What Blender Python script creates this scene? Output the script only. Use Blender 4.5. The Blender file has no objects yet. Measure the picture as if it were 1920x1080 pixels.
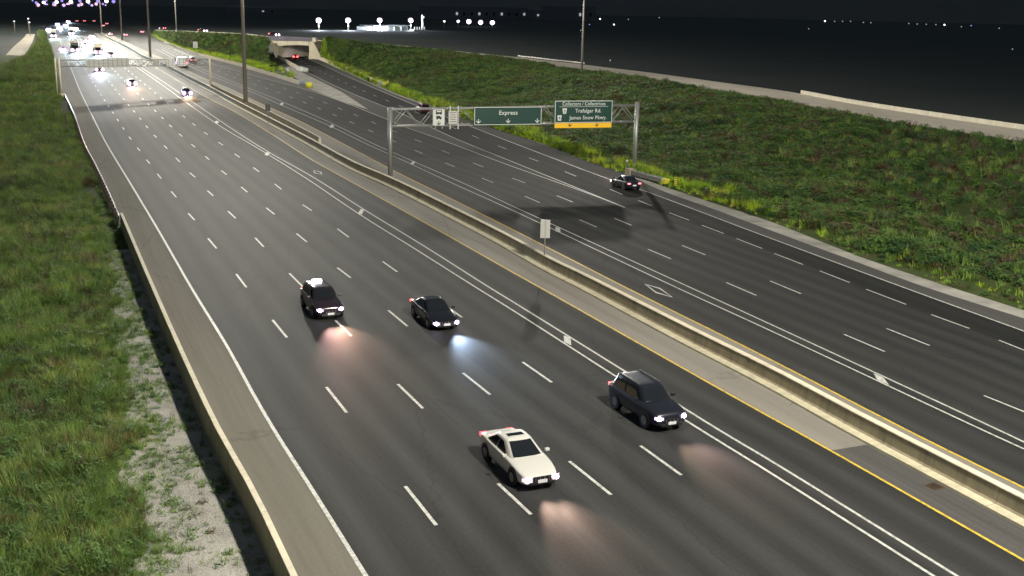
import bpy, math, random
import numpy as np
from mathutils import Vector, Matrix

random.seed(7); RNG = np.random.default_rng(7)
SC = bpy.context.scene
C = bpy.data.collections.new("scene"); SC.collection.children.link(C)

# ------------------------------------------------------------------ camera, world, exposure
F_PX, PITCH, ROLL, CAM_H, YAW = 2097.07, 0.2454, -0.0214, 19.15, -0.4064

def ray(px, py):
    u = (px - 960) / F_PX; v = (py - 540) / F_PX
    c, s = math.cos(ROLL), math.sin(ROLL); u, v = c*u - s*v, s*u + c*v
    x = u; y = math.cos(PITCH) - v*math.sin(PITCH); z = -math.sin(PITCH) - v*math.cos(PITCH)
    c, s = math.cos(YAW), math.sin(YAW)
    return Vector((c*x - s*y, s*x + c*y, z))

def at(px, py, z=0.0):
    """point at height z seen at pixel (px, py) of the 1920x1080 survey picture"""
    d = ray(px, py); t = (z - CAM_H) / d.z
    return Vector((d.x*t, d.y*t, z))

def at_plane(px, py, A, B, off=0.0):
    """point on the upright plane through ground points A and B"""
    n = Vector((B.y - A.y, -(B.x - A.x), 0)).normalized()
    d = ray(px, py); o = Vector((0, 0, CAM_H))
    if n.dot(A) > 0: n = -n          # n points to the camera side
    t = (n.dot(A) + off) / n.dot(d)
    return o + d*t

cam_d = bpy.data.cameras.new("camera"); cam = bpy.data.objects.new("camera", cam_d)
C.objects.link(cam); SC.camera = cam
cam_d.sensor_width = 36; cam_d.lens = F_PX/1920*36; cam_d.clip_start = 0.5; cam_d.clip_end = 20000
fw = ray(960, 540).normalized()
rt = (ray(1060, 540) - ray(860, 540)).normalized()
up = rt.cross(fw)
cam.matrix_world = Matrix(((rt.x, up.x, -fw.x, 0), (rt.y, up.y, -fw.y, 0), (rt.z, up.z, -fw.z, CAM_H), (0, 0, 0, 1)))

W = bpy.data.worlds.new("World"); SC.world = W; W.use_nodes = True
wn = W.node_tree
bg = wn.nodes["Background"]
bg.inputs[0].default_value = (0.62, 0.80, 1.0, 1); bg.inputs[1].default_value = 0.088
SC.view_settings.view_transform = 'Standard'; SC.view_settings.look = 'None'
SC.view_settings.exposure = 0.0; SC.view_settings.gamma = 1.0
SC.render.engine = 'CYCLES'
SC.cycles.use_denoising = True
SC.cycles.max_bounces = 5; SC.cycles.diffuse_bounces = 2; SC.cycles.glossy_bounces = 3
SC.cycles.sample_clamp_indirect = 3.0
SC.cycles.use_light_tree = True

# ------------------------------------------------------------------ object helpers
def link(o, parent=None):
    C.objects.link(o)
    if parent is not None: o.parent = parent
    return o

def tag(o, label=None, cat=None, group=None, kind=None):
    if label: o["label"] = label
    if cat: o["category"] = cat
    if group: o["group"] = group
    if kind: o["kind"] = kind
    return o

def thing(name, label, cat, loc=(0, 0, 0), rz=0.0, group=None):
    o = bpy.data.objects.new(name, None); C.objects.link(o)
    o.empty_display_size = 0.2
    o.location = loc; o.rotation_euler = (0, 0, rz)
    return tag(o, label, cat, group)

class MB:
    """collects shapes and links them as one mesh object"""
    def __init__(s): s.v = []; s.f = []; s.uv = None; s.sm = []
    def add(s, vs, fs, smooth=False):
        b = len(s.v); s.v += [tuple(p) for p in vs]
        s.f += [tuple(i + b for i in f) for f in fs]; s.sm += [smooth]*len(fs)
        return s
    def box(s, c, size, rz=0.0, ry=0.0, taper=1.0):
        sx, sy, sz = [k/2 for k in size]; vs = []
        cr, sr = math.cos(rz), math.sin(rz)
        for z in (-sz, sz):
            k = taper if z > 0 else 1
            for x, y in ((-sx, -sy), (sx, -sy), (sx, sy), (-sx, sy)):
                X, Y, Z = x*k, y*k, z
                if ry: X, Z = X*math.cos(ry) + Z*math.sin(ry), -X*math.sin(ry) + Z*math.cos(ry)
                vs.append((c[0] + X*cr - Y*sr, c[1] + X*sr + Y*cr, c[2] + Z))
        return s.add(vs, [(3, 2, 1, 0), (4, 5, 6, 7), (0, 1, 5, 4), (1, 2, 6, 5), (2, 3, 7, 6), (3, 0, 4, 7)])
    def tube(s, a, b, r0, r1=None, n=10, cap=True):
        r1 = r0 if r1 is None else r1
        a, b = Vector(a), Vector(b); d = (b - a).normalized()
        u = d.cross(Vector((0, 0, 1))) if abs(d.z) < .95 else d.cross(Vector((1, 0, 0)))
        u.normalize(); w = d.cross(u); vs = []
        for p, r in ((a, r0), (b, r1)):
            for i in range(n):
                t = 2*math.pi*i/n; vs.append(p + (u*math.cos(t) + w*math.sin(t))*r)
        fs = [(i, (i+1) % n, n + (i+1) % n, n + i) for i in range(n)]
        s.add(vs, fs, True)
        if cap:
            s.add([vs[i] for i in range(n)][::-1], [tuple(range(n))])
            s.add([vs[n+i] for i in range(n)], [tuple(range(n))])
        return s
    def bar(s, a, b, w, h):
        """rectangular bar from a to b"""
        a, b = Vector(a), Vector(b); d = (b - a).normalized()
        u = d.cross(Vector((0, 0, 1)))
        if u.length < .05: u = Vector((1, 0, 0))
        u.normalize(); q = u.cross(d); vs = []
        for p in (a, b):
            for i, j in ((-1, -1), (1, -1), (1, 1), (-1, 1)): vs.append(p + u*(i*w/2) + q*(j*h/2))
        return s.add(vs, [(0, 1, 2, 3), (7, 6, 5, 4), (0, 4, 5, 1), (1, 5, 6, 2), (2, 6, 7, 3), (3, 7, 4, 0)])
    def sweep(s, pts, prof, closed=True, smooth=False):
        """profile of (lateral, height) carried along ground points; lateral + is to the right of travel"""
        n = len(pts); m = len(prof); vs = []
        for i, p in enumerate(pts):
            a = pts[max(i-1, 0)]; b = pts[min(i+1, n-1)]
            t = Vector((b[0]-a[0], b[1]-a[1], 0)).normalized(); r = Vector((t.y, -t.x, 0))
            for l, h in prof: vs.append((p[0] + r.x*l, p[1] + r.y*l, p[2] + h))
        k = m if closed else m - 1; fs = []
        for i in range(n-1):
            for j in range(k):
                a = i*m + j; b = i*m + (j+1) % m
                fs.append((a, b, b + m, a + m))
        s.add(vs, fs, smooth)
        if closed:
            s.add(vs[:m], [tuple(range(m))]); s.add(vs[-m:], [tuple(range(m))[::-1]])
        return s
    def build(s, name, mat, parent=None, uv=None, bevel=0, fix=True, subsurf=0):
        me = bpy.data.meshes.new(name); me.from_pydata(s.v, [], s.f)
        if uv is not None:
            l = me.uv_layers.new(name="UVMap")
            idx = np.empty(len(me.loops), dtype=np.int32); me.loops.foreach_get("vertex_index", idx)
            l.data.foreach_set("uv", np.asarray(uv, dtype=np.float32)[idx].ravel())
        me.polygons.foreach_set("use_smooth", s.sm)
        if fix:
            import bmesh
            bm = bmesh.new(); bm.from_mesh(me)
            if uv is None: bmesh.ops.remove_doubles(bm, verts=bm.verts, dist=1e-5)
            bmesh.ops.recalc_face_normals(bm, faces=bm.faces); bm.to_mesh(me); bm.free()
        if mat: me.materials.append(mat)
        o = bpy.data.objects.new(name, me); link(o, parent)
        if bevel:
            b = o.modifiers.new("b", 'BEVEL'); b.width = bevel; b.segments = 2; b.limit_method = 'ANGLE'
        if subsurf:
            b = o.modifiers.new("s", 'SUBSURF'); b.levels = subsurf; b.render_levels = subsurf
        return o

# ------------------------------------------------------------------ materials
def nt(name):
    m = bpy.data.materials.new(name); m.use_nodes = True
    return m, m.node_tree.nodes, m.node_tree.links, m.node_tree.nodes["Principled BSDF"]

def plain(name, col, rough=.6, metal=0.0, var=.12, scale=6.0, coat=0.0, spec=.5, bump=0.0):
    """one colour with a soft mottling and, if asked, a fine relief"""
    m, N, L, P = nt(name)
    tc = N.new("ShaderNodeTexCoord"); no = N.new("ShaderNodeTexNoise"); no.inputs["Scale"].default_value = scale
    no.inputs["Detail"].default_value = 5
    L.new(tc.outputs["Object"], no.inputs["Vector"])
    mx = N.new("ShaderNodeMix"); mx.data_type = 'RGBA'
    mx.inputs[6].default_value = (*[c*(1-var) for c in col], 1); mx.inputs[7].default_value = (*[min(1, c*(1+var)) for c in col], 1)
    L.new(no.outputs[0], mx.inputs[0]); L.new(mx.outputs[2], P.inputs["Base Color"])
    P.inputs["Roughness"].default_value = rough; P.inputs["Metallic"].default_value = metal
    P.inputs["Specular IOR Level"].default_value = spec
    P.inputs["Coat Weight"].default_value = coat; P.inputs["Coat Roughness"].default_value = .06
    if bump:
        b = N.new("ShaderNodeBump"); b.inputs["Strength"].default_value = bump; b.inputs["Distance"].default_value = .02
        L.new(no.outputs[0], b.inputs["Height"]); L.new(b.outputs[0], P.inputs["Normal"])
    return m

def glow(name, col, strength):
    m, N, L, P = nt(name)
    P.inputs["Base Color"].default_value = (*col, 1)
    P.inputs["Emission Color"].default_value = (*col, 1); P.inputs["Emission Strength"].default_value = strength
    return m

def ramp(N, stops, interp='LINEAR'):
    r = N.new("ShaderNodeValToRGB"); r.color_ramp.interpolation = interp
    e = r.color_ramp.elements
    while len(e) < len(stops): e.new(.5)
    for i, (p, c) in enumerate(stops): e[i].position = p; e[i].color = (*c, 1) if len(c) == 3 else c
    return r

def math_node(N, L, op, a, b=None, clamp=False):
    n = N.new("ShaderNodeMath"); n.operation = op; n.use_clamp = clamp
    for i, x in enumerate((a, b)):
        if x is None: continue
        if isinstance(x, (int, float)): n.inputs[i].default_value = x
        else: L.new(x, n.inputs[i])
    return n.outputs[0]

def asphalt(name, col, lane=3.75, track=.25, rough=.55, grain=.24, warm=0.0):
    """asphalt with aggregate grain, long worn streaks and paler wheel tracks; UV = metres across, metres along"""
    m, N, L, P = nt(name)
    uv = N.new("ShaderNodeUVMap"); uv.uv_map = "UVMap"
    sep = N.new("ShaderNodeSeparateXYZ"); L.new(uv.outputs[0], sep.inputs[0])
    def noise(sx, sy, detail, off=0):
        mp = N.new("ShaderNodeMapping"); mp.inputs["Scale"].default_value = (sx, sy, 1); mp.inputs["Location"].default_value = (off, off, 0)
        L.new(uv.outputs[0], mp.inputs[0])
        n = N.new("ShaderNodeTexNoise"); n.inputs["Scale"].default_value = 1; n.inputs["Detail"].default_value = detail
        L.new(mp.outputs[0], n.inputs["Vector"]); return n.outputs[0]
    g = noise(22, 22, 2); st = noise(1.1, .018, 4, 5); pt = noise(.12, .05, 4, 11); fine = noise(5, .12, 3, 3)
    # two wheel tracks per lane
    ph = math_node(N, L, 'MULTIPLY', sep.outputs[0], 4*math.pi/lane)
    wv = math_node(N, L, 'COSINE', ph)
    wob = math_node(N, L, 'MULTIPLY', wv, math_node(N, L, 'MULTIPLY', st, track))
    def centred(x, k): return math_node(N, L, 'MULTIPLY', math_node(N, L, 'SUBTRACT', x, .5), k)
    tot = math_node(N, L, 'ADD', math_node(N, L, 'ADD', math_node(N, L, 'ADD', centred(g, grain*2.5), centred(noise(7, 7, 3, 21), grain*2.2)), centred(st, .50)),
                    math_node(N, L, 'ADD', centred(pt, .5), math_node(N, L, 'ADD', wob, centred(fine, .35))))
    gain = math_node(N, L, 'ADD', 1.0, tot)
    # sealed cracks and oil drip down the middle of each lane
    mp = N.new("ShaderNodeMapping"); mp.inputs["Scale"].default_value = (.16, .035, 1); L.new(uv.outputs[0], mp.inputs[0])
    wn_ = N.new("ShaderNodeTexNoise"); wn_.inputs["Scale"].default_value = 1.2; wn_.inputs["Detail"].default_value = 3; L.new(uv.outputs[0], wn_.inputs["Vector"])
    av = N.new("ShaderNodeVectorMath"); av.operation = 'ADD'; L.new(mp.outputs[0], av.inputs[0])
    sv = N.new("ShaderNodeVectorMath"); sv.operation = 'SCALE'; sv.inputs[3].default_value = .10; L.new(wn_.outputs["Color"], sv.inputs[0]); L.new(sv.outputs[0], av.inputs[1])
    vo = N.new("ShaderNodeTexVoronoi"); vo.feature = 'DISTANCE_TO_EDGE'; vo.inputs["Scale"].default_value = 1; L.new(av.outputs[0], vo.inputs["Vector"])
    ck = N.new("ShaderNodeMapRange"); ck.inputs[1].default_value = 0; ck.inputs[2].default_value = .010; ck.inputs[3].default_value = .80; ck.inputs[4].default_value = 1
    L.new(vo.outputs["Distance"], ck.inputs[0])
    gain = math_node(N, L, 'MULTIPLY', gain, ck.outputs[0])
    cx = N.new("ShaderNodeMix"); cx.data_type = 'RGBA'; cx.blend_type = 'MULTIPLY'; cx.inputs[0].default_value = 1
    cx.inputs[6].default_value = (*col, 1)
    L.new(gain, cx.inputs[7]); L.new(cx.outputs[2], P.inputs["Base Color"])
    P.inputs["Roughness"].default_value = rough; P.inputs["Specular IOR Level"].default_value = .11
    b = N.new("ShaderNodeBump"); b.inputs["Strength"].default_value = .35; b.inputs["Distance"].default_value = .01
    L.new(g, b.inputs["Height"]); L.new(b.outputs[0], P.inputs["Normal"])
    return m

def paint(name, col, wear=.55):
    """road paint, worn through in small flecks"""
    m, N, L, P = nt(name)
    tc = N.new("ShaderNodeTexCoord")
    n = N.new("ShaderNodeTexNoise"); n.inputs["Scale"].default_value = 5; n.inputs["Detail"].default_value = 8
    L.new(tc.outputs["Object"], n.inputs["Vector"])
    r = ramp(N, [(.27, tuple(c*.42 for c in col)), (wear, col), (1, tuple(min(1, c*1.08) for c in col))])
    L.new(n.outputs[0], r.inputs[0]); L.new(r.outputs[0], P.inputs["Base Color"])
    P.inputs["Roughness"].default_value = .6
    return m

def concrete(name, col, stain=.5):
    """cast concrete with vertical run marks and blotches"""
    m, N, L, P = nt(name)
    tc = N.new("ShaderNodeTexCoord")
    def noise(sc, d, s=1.0):
        mp = N.new("ShaderNodeMapping"); mp.inputs["Scale"].default_value = sc; L.new(tc.outputs["Object"], mp.inputs[0])
        n = N.new("ShaderNodeTexNoise"); n.inputs["Scale"].default_value = s; n.inputs["Detail"].default_value = d
        L.new(mp.outputs[0], n.inputs["Vector"]); return n.outputs[0]
    a = noise((2.2, 2.2, .10), 6); b = noise((.4, .4, .4), 4); g = noise((18, 18, 18), 2)
    s = math_node(N, L, 'ADD', math_node(N, L, 'MULTIPLY', a, .5), math_node(N, L, 'ADD', math_node(N, L, 'MULTIPLY', b, .35), math_node(N, L, 'MULTIPLY', g, .15)))
    r = ramp(N, [(.30, tuple(c*(1-stain) for c in col)), (.5, col), (.72, tuple(min(1, c*1.25) for c in col))])
    L.new(s, r.inputs[0]); L.new(r.outputs[0], P.inputs["Base Color"])
    P.inputs["Roughness"].default_value = .8; P.inputs["Specular IOR Level"].default_value = .3
    bp = N.new("ShaderNodeBump"); bp.inputs["Strength"].default_value = .3; bp.inputs["Distance"].default_value = .02
    L.new(g, bp.inputs["Height"]); L.new(bp.outputs[0], P.inputs["Normal"])
    return m

def ground_mat(name, stops, scale=.25, fine=6.0, bump=.5, rough=.95):
    m, N, L, P = nt(name)
    ge = N.new("ShaderNodeNewGeometry")
    n = N.new("ShaderNodeTexNoise"); n.inputs["Scale"].default_value = scale; n.inputs["Detail"].default_value = 8; n.inputs["Roughness"].default_value = .62
    L.new(ge.outputs["Position"], n.inputs["Vector"])
    n2 = N.new("ShaderNodeTexNoise"); n2.inputs["Scale"].default_value = fine; n2.inputs["Detail"].default_value = 4
    L.new(ge.outputs["Position"], n2.inputs["Vector"])
    s = math_node(N, L, 'ADD', math_node(N, L, 'MULTIPLY', n.outputs[0], .62), math_node(N, L, 'MULTIPLY', n2.outputs[0], .38))
    r = ramp(N, stops); L.new(s, r.inputs[0]); L.new(r.outputs[0], P.inputs["Base Color"])
    P.inputs["Roughness"].default_value = rough; P.inputs["Specular IOR Level"].default_value = .15
    b = N.new("ShaderNodeBump"); b.inputs["Strength"].default_value = bump; b.inputs["Distance"].default_value = .08
    L.new(n2.outputs[0], b.inputs["Height"]); L.new(b.outputs[0], P.inputs["Normal"])
    return m

def leaf_mat(name, stops, rnd=.35, patch=.11):
    """foliage: colour drifts by patch of ground, then by plant"""
    m, N, L, P = nt(name)
    ge = N.new("ShaderNodeNewGeometry"); oi = N.new("ShaderNodeObjectInfo")
    n = N.new("ShaderNodeTexNoise"); n.inputs["Scale"].default_value = patch; n.inputs["Detail"].default_value = 4; n.inputs["Roughness"].default_value = .6
    L.new(oi.outputs["Location"], n.inputs["Vector"])
    s = math_node(N, L, 'ADD', n.outputs[0], math_node(N, L, 'MULTIPLY', math_node(N, L, 'SUBTRACT', oi.outputs["Random"], .5), rnd))
    r = ramp(N, stops); L.new(s, r.inputs[0]); L.new(r.outputs[0], P.inputs["Base Color"])
    P.inputs["Roughness"].default_value = .6; P.inputs["Specular IOR Level"].default_value = .25
    tr = N.new("ShaderNodeBsdfTranslucent"); L.new(r.outputs[0], tr.inputs[0])
    mx = N.new("ShaderNodeMixShader"); mx.inputs[0].default_value = .28
    L.new(P.outputs[0], mx.inputs[1]); L.new(tr.outputs[0], mx.inputs[2])
    L.new(mx.outputs[0], N["Material Output"].inputs[0])
    return m

M = dict(
 road=asphalt("asphalt_worn", (.034, .0348, .0338), track=.38, rough=.74),
 road_wb=asphalt("asphalt_westbound", (.034, .0348, .0338), track=.32, rough=.80),
 road_dark=asphalt("asphalt_fresh", (.020, .0204, .0200), track=.22, rough=.82, grain=.12),
 shoulder=asphalt("asphalt_shoulder", (.160, .150, .125), lane=60, track=.0, rough=.9, grain=.14),
 shoulder_grey=asphalt("asphalt_shoulder_grey", (.080, .077, .074), lane=60, track=.0, rough=.9, grain=.14),
 median=asphalt("asphalt_median_shoulder", (.215, .198, .172), lane=60, track=.0, rough=.78, grain=.14),
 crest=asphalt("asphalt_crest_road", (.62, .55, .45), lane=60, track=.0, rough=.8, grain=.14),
 white=paint("road_paint_white", (.54, .54, .50)),
 yellow=paint("road_paint_yellow", (.66, .46, .05)),
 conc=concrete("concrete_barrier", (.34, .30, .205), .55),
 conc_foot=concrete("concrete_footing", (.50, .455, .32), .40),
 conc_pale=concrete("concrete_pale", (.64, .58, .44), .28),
 conc_left=concrete("concrete_outer_barrier", (.42, .36, .24), .45),
 conc_dull=concrete("concrete_dull", (.50, .47, .38), .2),
 gravel=ground_mat("gravel", [(.30, (.16, .15, .13)), (.46, (.34, .325, .29)), (.60, (.47, .45, .40)), (.8, (.60, .58, .52))], .35, 14, .8),
 soil=ground_mat("weedy_soil", [(.3, (.022, .036, .012)), (.5, (.055, .080, .022)), (.7, (.10, .11, .04))], .3, 8, .8),
 field=ground_mat("night_field", [(.3, (.030, .042, .040)), (.5, (.050, .060, .054)), (.7, (.070, .070, .056))], .02, .5, .2),
 hill=ground_mat("far_hill", [(.3, (.115, .12, .115)), (.7, (.155, .155, .148))], .003, .05, .1),
 steel=plain("galvanised_steel", (.36, .36, .34), .45, .55, .15, 3),
 rail=plain("guardrail_steel", (.42, .42, .44), .35, .75, .2, 2),
 mast=plain("weathered_mast_steel", (.30, .265, .22), .6, .3, .2, 1.5),
 mast_pale=plain("pale_mast_steel", (.30, .29, .26), .55, .3, .2, 1.5),
 wood=plain("dark_post", (.06, .05, .04), .85, 0, .3, 5),
 green=plain("sign_green", (.003, .040, .030), .5, 0, .06, 2),
 signwhite=plain("sign_white", (.60, .62, .58), .5, 0, .04, 3),
 signgrey=plain("sign_back", (.50, .50, .47), .45, .3, .08, 3),
 signdark=plain("sign_dark", (.07, .07, .065), .6, 0, .1, 3),
 signyellow=plain("sign_yellow", (.86, .50, .02), .5, 0, .05, 2),
 black=plain("sign_black", (.012, .012, .012), .5, 0, 0, 2),
 yel=plain("safety_yellow", (.58, .55, .04), .5, 0, .1, 4),
 rubber=plain("tyre_rubber", (.018, .018, .018), .8, 0, .2, 5),
 rim=plain("alloy_rim", (.42, .42, .43), .3, .8, .1, 5),
 glass=plain("car_glass", (.012, .014, .017), .05, 0, 0, 2, spec=.7),
 trim=plain("black_trim", (.015, .015, .016), .45, 0, .1, 5),
 plate=plain("licence_plate", (.75, .75, .78), .5, 0, .05, 5),
 deckdark=concrete("bridge_parapet", (.165, .15, .185), .3),
)
# ------------------------------------------------------------------ survey lines (pixel of the survey picture -> ground), as x(y)
def cr(pts, n=8):
    """Catmull-Rom through the survey points"""
    P = [np.array(p, float) for p in pts]; out = []
    P = [2*P[0]-P[1]] + P + [2*P[-1]-P[-2]]
    for i in range(1, len(P)-2):
        a, b, c, d = P[i-1:i+3]
        t0, t1 = 0, max(np.linalg.norm(b-a), 1e-6)**.5; t2 = t1 + max(np.linalg.norm(c-b), 1e-6)**.5; t3 = t2 + max(np.linalg.norm(d-c), 1e-6)**.5
        for k in range(n):
            t = t1 + (t2-t1)*k/n
            A1 = (t1-t)/(t1-t0)*a+(t-t0)/(t1-t0)*b; A2 = (t2-t)/(t2-t1)*b+(t-t1)/(t2-t1)*c; A3 = (t3-t)/(t3-t2)*c+(t-t2)/(t3-t2)*d
            B1 = (t2-t)/(t2-t0)*A1+(t-t0)/(t2-t0)*A2; B2 = (t3-t)/(t3-t1)*A2+(t-t1)/(t3-t1)*A3
            out.append((t2-t)/(t2-t1)*B1+(t-t1)/(t2-t1)*B2)
    out.append(P[-2]); return out

class Line:
    def __init__(s, pts, z=0.0, near=30, far=0, n=8):
        if len(pts[0]) == 3: g = [Vector((p[0], p[1], 0)) for p in cr([tuple(at(*p))[:2] for p in pts], n)]
        else: g = [at(p[0], p[1], z) for p in cr(pts, n)]
        g.sort(key=lambda p: p.y)
        y = [p.y for p in g]; x = [p.x for p in g]
        k = min(6, len(g)-1)
        if near: sl = (x[k]-x[0])/(y[k]-y[0]); y.insert(0, y[0]-near); x.insert(0, x[0]-sl*near)
        if far: sl = (x[-1]-x[-1-k])/(y[-1]-y[-1-k]); x.append(x[-1]+sl*far); y.append(y[-1]+far)
        s.y = np.array(y); s.x = np.array(x); s.y0 = y[0]; s.y1 = y[-1]
    def __call__(s, y): return float(np.interp(y, s.y, s.x))
    def pts(s, y0, y1, z=0.0, off=0.0):
        return [Vector((s(y)+off, y, z)) for y in ys(y0, y1)]
class Mix:
    def __init__(s, a, b, t): s.a, s.b, s.t = a, b, t; s.y0 = max(a.y0, b.y0); s.y1 = min(a.y1, b.y1)
    def __call__(s, y): return s.a(y)*(1-s.t)+s.b(y)*s.t
    def pts(s, y0, y1, z=0.0, off=0.0): return [Vector((s(y)+off, y, z)) for y in ys(y0, y1)]

def ys(y0, y1):
    out = [y0]; y = y0
    while True:
        y += max(1.2, .028*max(y, 20))
        if y >= y1 - .4: break
        out.append(y)
    out.append(y1); return out

def sheet(name, A, B, y0, y1, z, mat, nx=4, parent=None, kind="structure", bump=None):
    Y = ys(y0, y1); m = MB(); uv = []; vs = []; fs = []
    for y in Y:
        a, b = A(y), B(y)
        for i in range(nx+1):
            x = a+(b-a)*i/nx; vs.append((x, y, z + (bump(x, y) if bump else 0))); uv.append((x-a, y))
    w = nx+1
    for j in range(len(Y)-1):
        for i in range(nx): a = j*w+i; fs.append((a, a+1, a+1+w, a+w))
    m.add(vs, fs, bool(bump)); o = m.build(name, mat, parent, uv=uv, fix=False)
    if kind and parent is None: o["kind"] = kind
    return o

L0 = Line([(686,1080),(580,910),(517.5,812),(480,748),(425,648),(359,540),(300,437),(250,353),(200,270),(175,221),(150,170),(136,135),(126,112),(118,92),(112,72),(110,56),(112,40)], far=300)
B1 = Line([(1750,1080),(1440,884),(1320,810),(1155,706),(960,581),(894,540),(780,468),(675,402.5),(575,335),(480,276),(420,241),(360,200),(305,160),(262,130),(215,98),(185,77),(160,58),(144,42)], far=300)
B2 = Line([(1794,1080),(1440,861),(1354,810),(1200,714),(960,565),(919,540),(796,462),(682.5,393),(590,334),(500,283),(437,243),(374,200),(316,160),(270,130),(221,98),(190,77),(163,58),(146,42)], far=300)
Y1 = Line([(1920,1051),(1495,810),(1440,780),(1200,645),(1014,540),(960,510),(810,425),(680,352.5),(580,297),(510,252),(440,210),(375,176),(318,142),(277,118),(228,94),(200,78),(172,60),(149,42)], far=300)
WL = Line([(1920,993),(1582,810),(1440,730),(1260,636),(1085,542),(1016,507),(937,461),(830,404),(725,350),(650,316),(575,273),(480,221),(434,196),(390,171),(345,147),(310,128),(285,117),(262,107),(235,90),(210,78),(185,63),(165,51),(152,42)], far=300)   # median wall, foot on the eastbound side
Y2 = Line([(1920,915),(1707,810),(1440,672),(1175,540),(960,430),(860,380),(740,321),(640,268),(560,226),(480,190),(430,166),(380,146),(320,117),(280,98),(240,80),(210,66),(180,52),(158,42)], far=300)
W1 = Line([(1920,842),(1850,810),(1440,618),(1270,540),(960,394),(860,349),(737,292.5),(685,269),(620,237),(525,196),(480,176),(396,142),(330,112),(285,88),(250,72),(215,58),(185,48),(162,41)], far=300)
W2 = Line([(1920,829),(1880,810),(1440,606),(1296,540),(960,386),(865,342),(737,286),(697,268),(628,234),(532,192),(480,171),(397,137),(333,108),(288,85),(252,70),(217,56.5),(187,47),(164,40.5)], far=300)
S2 = Line([(1310,447),(1210,405),(1120,369),(960,312),(914,295),(811,256),(759,238),(726,224),(600,176),(480,143),(400,120),(350,102),(310,85),(285,72),(262,63),(230,52),(200,44),(175,38.5)], near=0, far=300)
S1 = Line([(1310,447),(1210,405),(1120,368),(941,295.5),(852,259),(744,209),(726,202),(630,162),(567,130),(535,112),(519,103),(500,93)], near=0, far=60)
R1 = Line([(1920,621),(1697,540),(1440,445),(1200,355),(1142,336),(967,270),(874,234),(785,200),(720,173),(650,143),(600,120),(575,109),(560,102),(545,95)], far=60)
RS = Line([(1920,597),(1740,540),(1600,489),(1440,430),(1335,391),(1240,357),(1135,310),(1010,268),(942,244),(817,202),(780,191),(727,171),(660,140),(600,113),(582,106),(566,99),(552,92)], far=60)   # edge of the paved shoulder
RG = Line([(1920,581),(1790,540),(1622,482),(1440,412),(1335,377),(1257,350),(1180,323),(1128,308),(1022,268),(942,243),(817,201),(780,189),(727,169),(660,139),(600,112)], far=0)   # outer edge of the gravel
LB = Line([(545,1080,1.3),(472,925,1.3),(436,860,1.3),(408,810,1.3),(358,706,1.3),(285,541,1.3),(224,397,1.3),(200,348,1.0),(175,300,.8),(159,270,.8),(140,217,.8),(122,177,.8),(109,145,.3),(103,112,0),(97,92,0),(91,76,0),(87,62,0),(88,50,0),(93,42,0)], near=25, far=200)   # outer barrier / verge line
MR = Line([(574,163),(520,146),(480,134),(452,125),(390,109),(340,94),(310,81),(286,67),(262,59),(235,50),(200,42.5)], near=0, far=300)  # mainline right barrier foot

FAR = 1400
# ------------------------------------------------------------------ ground, carriageways
g = MB(); R_ = 9000; g.add([(-R_, -R_, -.07), (R_, -R_, -.07), (R_, R_, -.07), (-R_, R_, -.07)], [(0, 1, 2, 3)])
g.build("ground", M["field"], fix=False)["kind"] = "structure"

def hillf():
    m = MB(); n = 90; vs = []; fs = []
    for i in range(n+1):
        a = math.radians(-70 + 150*i/n)   # bearing from +y towards +x
        for k, (r, h) in enumerate(((4200, -.1), (4900, 1), (5600, .85), (6800, -.1))):
            hh = (150 + 35*math.sin(i*.31) + 18*math.sin(i*.83+1) + 8*math.sin(i*2.1)) * max(h, 0)
            vs.append((math.sin(a)*r, math.cos(a)*r, hh - .1))
    for i in range(n):
        for k in range(3): a = i*4+k; fs.append((a, a+1, a+5, a+4))
    m.add(vs, fs, True); o = m.build("sky_screen_hills", M["hill"]); o["kind"] = "structure"  # added ridge, hides the brighter world background above the horizon
hillf()

eb = sheet("eastbound_road", LB, WL, LB.y0+1, FAR, 0.0, M["road"], 8)
sheet("outer_shoulder", LB, L0, LB.y0+1, 700, .004, M["shoulder"], 3)
class Off:
    def __init__(s, a, d): s.a, s.d = a, d; s.y0, s.y1 = a.y0, a.y1
    def __call__(s, y): return s.a(y)+s.d
patch_y = at(1600, 838).y
sheet("median_shoulder_eastbound", Y1, WL, patch_y, 700, .004, M["median"], 3)
sheet("median_shoulder_eastbound", Y1, WL, Y1.y0+1, patch_y-.02, .0042, M["shoulder_grey"], 3)
wb_right = lambda y: max(RS(y), S2(y)+2) if y < 330 else MR(y)
class F:
    def __init__(s, f): s.f = f
    def __call__(s, y): return s.f(y)
yS = at(1310, 447).y; yM = at(574, 163).y; yGore = at(690, 205).y
WR = F(lambda y: RS(y) if y < yM-25 else (MR(y) if y > yM else MR(yM) + (RS(yM-25)-MR(yM))*(yM-y)/25))
wb = sheet("westbound_road", WL, WR, WL.y0+1, FAR, -.004, M["road_wb"], 8)
sheet("median_shoulder_westbound", Off(WL, .8), Y2, WL.y0+1, 700, .0005, M["median"], 3)
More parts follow.
